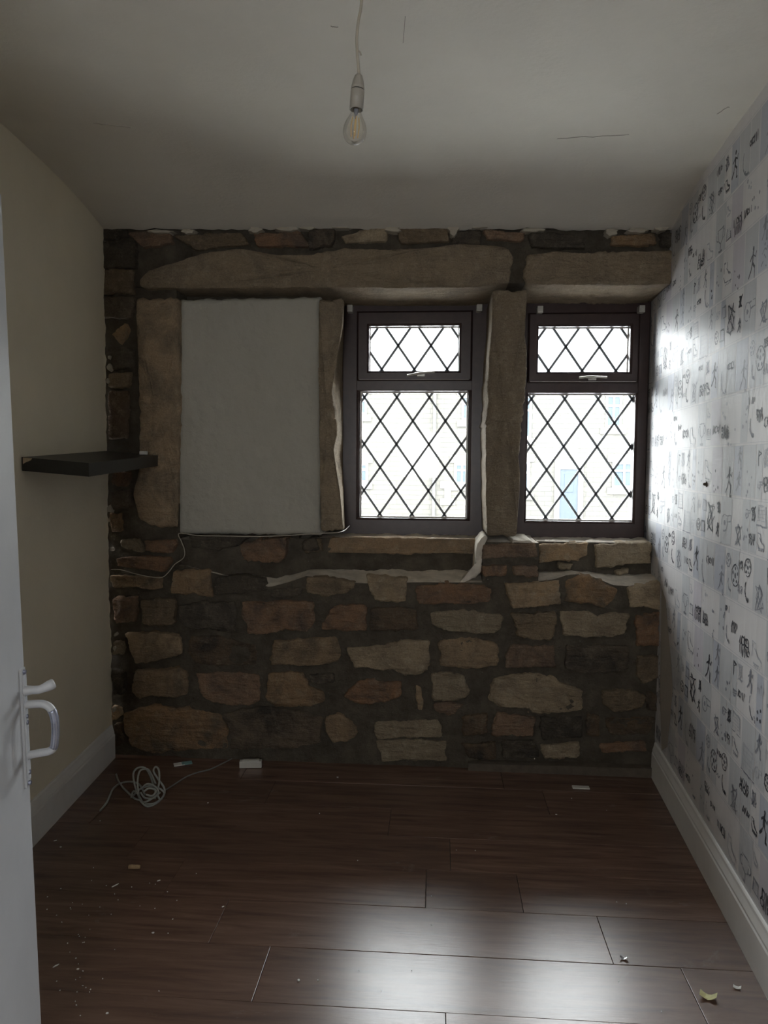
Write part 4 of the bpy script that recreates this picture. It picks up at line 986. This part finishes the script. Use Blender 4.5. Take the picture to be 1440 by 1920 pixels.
# ================================================================== OUTSIDE
YH = 20.0
plain('road', (0.30, 0.30, 0.31), 0.9, 0.15, 3, 0.3, 12, 0.01)
plain('paving', (0.42, 0.41, 0.38), 0.9, 0.15, 3, 0.3, 12, 0.01)
def house_stone():
    m, nt, b = nodes_of('house_stone'); p = pos(nt)
    cv = N(nt, 'ShaderNodeSeparateXYZ'); nt.links.new(p, cv.inputs[0]); cb = N(nt, 'ShaderNodeCombineXYZ'); nt.links.new(cv.outputs[0], cb.inputs[0]); nt.links.new(cv.outputs[2], cb.inputs[1])
    br = N(nt, 'ShaderNodeTexBrick'); nt.links.new(cb.outputs[0], br.inputs['Vector']); br.inputs['Scale'].default_value = 1.0
    br.inputs['Brick Width'].default_value = 0.42; br.inputs['Row Height'].default_value = 0.15; br.inputs['Mortar Size'].default_value = 0.012
    br.inputs['Color1'].default_value = (0.0612, 0.0576, 0.049, 1); br.inputs['Color2'].default_value = (0.0475, 0.0454, 0.0396, 1); br.inputs['Mortar'].default_value = (0.0346, 0.0338, 0.031, 1)
    nt.links.new(br.outputs[0], b.inputs['Base Color']); b.inputs['Roughness'].default_value = 0.95; MATS['house_stone'] = m
house_stone()
plain('house_dressing', (0.12, 0.117, 0.105), 0.9, 0.1, 4)
plain('house_frame', (0.2, 0.2, 0.2), 0.5, 0.05)
plain('house_pane', (0.036, 0.047, 0.056), 0.5, 0.1, 2, 0, spec=0.12)
plain('house_door', (0.038, 0.047, 0.058), 0.5, 0.1, spec=0.12)
plain('slate', (0.035, 0.037, 0.04), 0.8, 0.2, 6, 0.5, 10, 0.02)
plain('gutter', (0.07, 0.075, 0.08), 0.6, 0.1)
ZG = -1.25; ZE = PY(900, 694, YH).z
st = MB().box((-30, 5.0, ZG - .2), (40, 17.0, ZG - .02)).build('street', 'road'); tag(st, 'grey road outside between this house and the terrace', 'road', kind='structure')
pv = MB().box((-30, 17.0, ZG - .2), (40, 40.0, ZG)).box((-30, 0.62, ZG - .2), (40, 5.0, ZG)).build('pavement', 'paving'); tag(pv, 'paved strips along the street outside', 'pavement', kind='structure')
def rect(px0, px1, py0, py1):
    a = PY(px0, py0, YH); b = PY(px1, py1, YH); return a.x, b.x, b.z, a.z
def house(x0, x1, label, wins, doors, pipe, chim):
    h = empty('terraced_house', ((x0 + x1) / 2, YH, ZG)); tag(h, label, 'house', 'houses across the street')
    MB().box((x0, YH, ZG), (x1, YH + 7, ZE)).build('front_wall', 'house_stone', h)
    MB().add([(x0, YH - .25, ZE - .02), (x1, YH - .25, ZE - .02), (x1, YH + 3.5, ZE + 1.9), (x0, YH + 3.5, ZE + 1.9), (x0, YH + 7.2, ZE - .02), (x1, YH + 7.2, ZE - .02), (x0, YH - .25, ZE - .14), (x1, YH - .25, ZE - .14), (x1, YH + 7.2, ZE - .14), (x0, YH + 7.2, ZE - .14)],
             [(0, 1, 2, 3), (3, 2, 5, 4), (6, 7, 1, 0), (0, 3, 4, 9, 6), (1, 7, 8, 5, 2), (6, 9, 8, 7)]).build('roof', 'slate', h)
    MB().box((x0, YH - .36, ZE - .12), (x1, YH - .24, ZE - .01), .02).build('gutter', 'gutter', h)
    for (a, b, c, d) in wins:
        MB().box((a - .14, YH - .05, c - .20), (b + .14, YH + .02, c), .01).build('window_sill', 'house_dressing', h)
        MB().box((a - .14, YH - .04, d), (b + .14, YH + .02, d + .24), .01).build('window_lintel', 'house_dressing', h)
        w = MB(); 
        for u0, u1, w0, w1 in ((a, a + .07, c, d), (b - .07, b, c, d), (a, b, c, c + .07), (a, b, d - .07, d), ((a + b) / 2 - .03, (a + b) / 2 + .03, c, d), (a, b, c + (d - c) * .66 - .03, c + (d - c) * .66 + .03)): w.box((u0, YH - .03 - .006 * (u1 - u0 > w1 - w0), w0), (u1, YH + .01, w1))
        w = w.build('window_frame', 'house_frame', h)
        MB().box((a, YH - .01, c), (b, YH + .005, d)).build('pane', 'house_pane', w)
    for (a, b, c, d) in doors:
        MB().box((a - .16, YH - .06, ZG), (a, YH + .02, d), .01).build('door_jamb', 'house_dressing', h)
        MB().box((b, YH - .06, ZG), (b + .16, YH + .02, d), .01).build('door_jamb', 'house_dressing', h)
        MB().box((a - .16, YH - .06, d), (b + .16, YH + .02, d + .28), .01).build('door_lintel', 'house_dressing', h)
        dr = MB().box((a, YH - .03, ZG), (b, YH + .01, d), .005).box((a + .12, YH - .05, ZG + .2), (b - .12, YH - .03, ZG + .9), .01).build('front_door', 'house_door', h)
        MB().box((a + .14, YH - .045, d - .7), (b - .14, YH - .028, d - .14), .005).build('door_light', 'house_pane', dr)
    if pipe: MB().tube([(pipe, YH - .08, ZG), (pipe, YH - .08, ZE - .4), (pipe, YH - .30, ZE - .1)], .045, 8).build('downpipe', 'gutter', h)
    MB().box((chim - .4, YH + 3.1, ZE + 1.2), (chim + .4, YH + 3.9, ZE + 2.6), .02).box((chim - .46, YH + 3.04, ZE + 2.5), (chim + .46, YH + 3.96, ZE + 2.68), .02).build('chimney', 'house_stone', h)
    put(h)
W_ = rect
xs = PY(817, 850, YH).x
house(xs - 6.4, xs, 'stone terraced house across the street seen through the first window', [W_(664, 688, 738, 778), W_(664, 690, 868, 905), (xs - 5.6, xs - 4.6, 0.9, 2.3), (xs - 4.4, xs - 3.9, -.4, .6)], [(xs - 5.9, xs - 5.0, ZG, ZG + 2.0)], xs - .05, xs - 3.2)
house(xs, xs + 3.35, 'narrow stone terraced house across the street behind the mullion', [W_(866, 894, 742, 788), W_(852, 880, 868, 908), W_(974, 996, 742, 822), W_(974, 992, 866, 925), W_(834, 845, 916, 935)], [], None, xs + 1.7)
xe = xs + 3.35
house(xe, xe + 6.5, 'stone terraced house across the street seen through the second window', [W_(1136, 1165, 740, 802), W_(1148, 1192, 866, 915)], [W_(1050, 1082, 880, 970)], None, xe + 5.0)
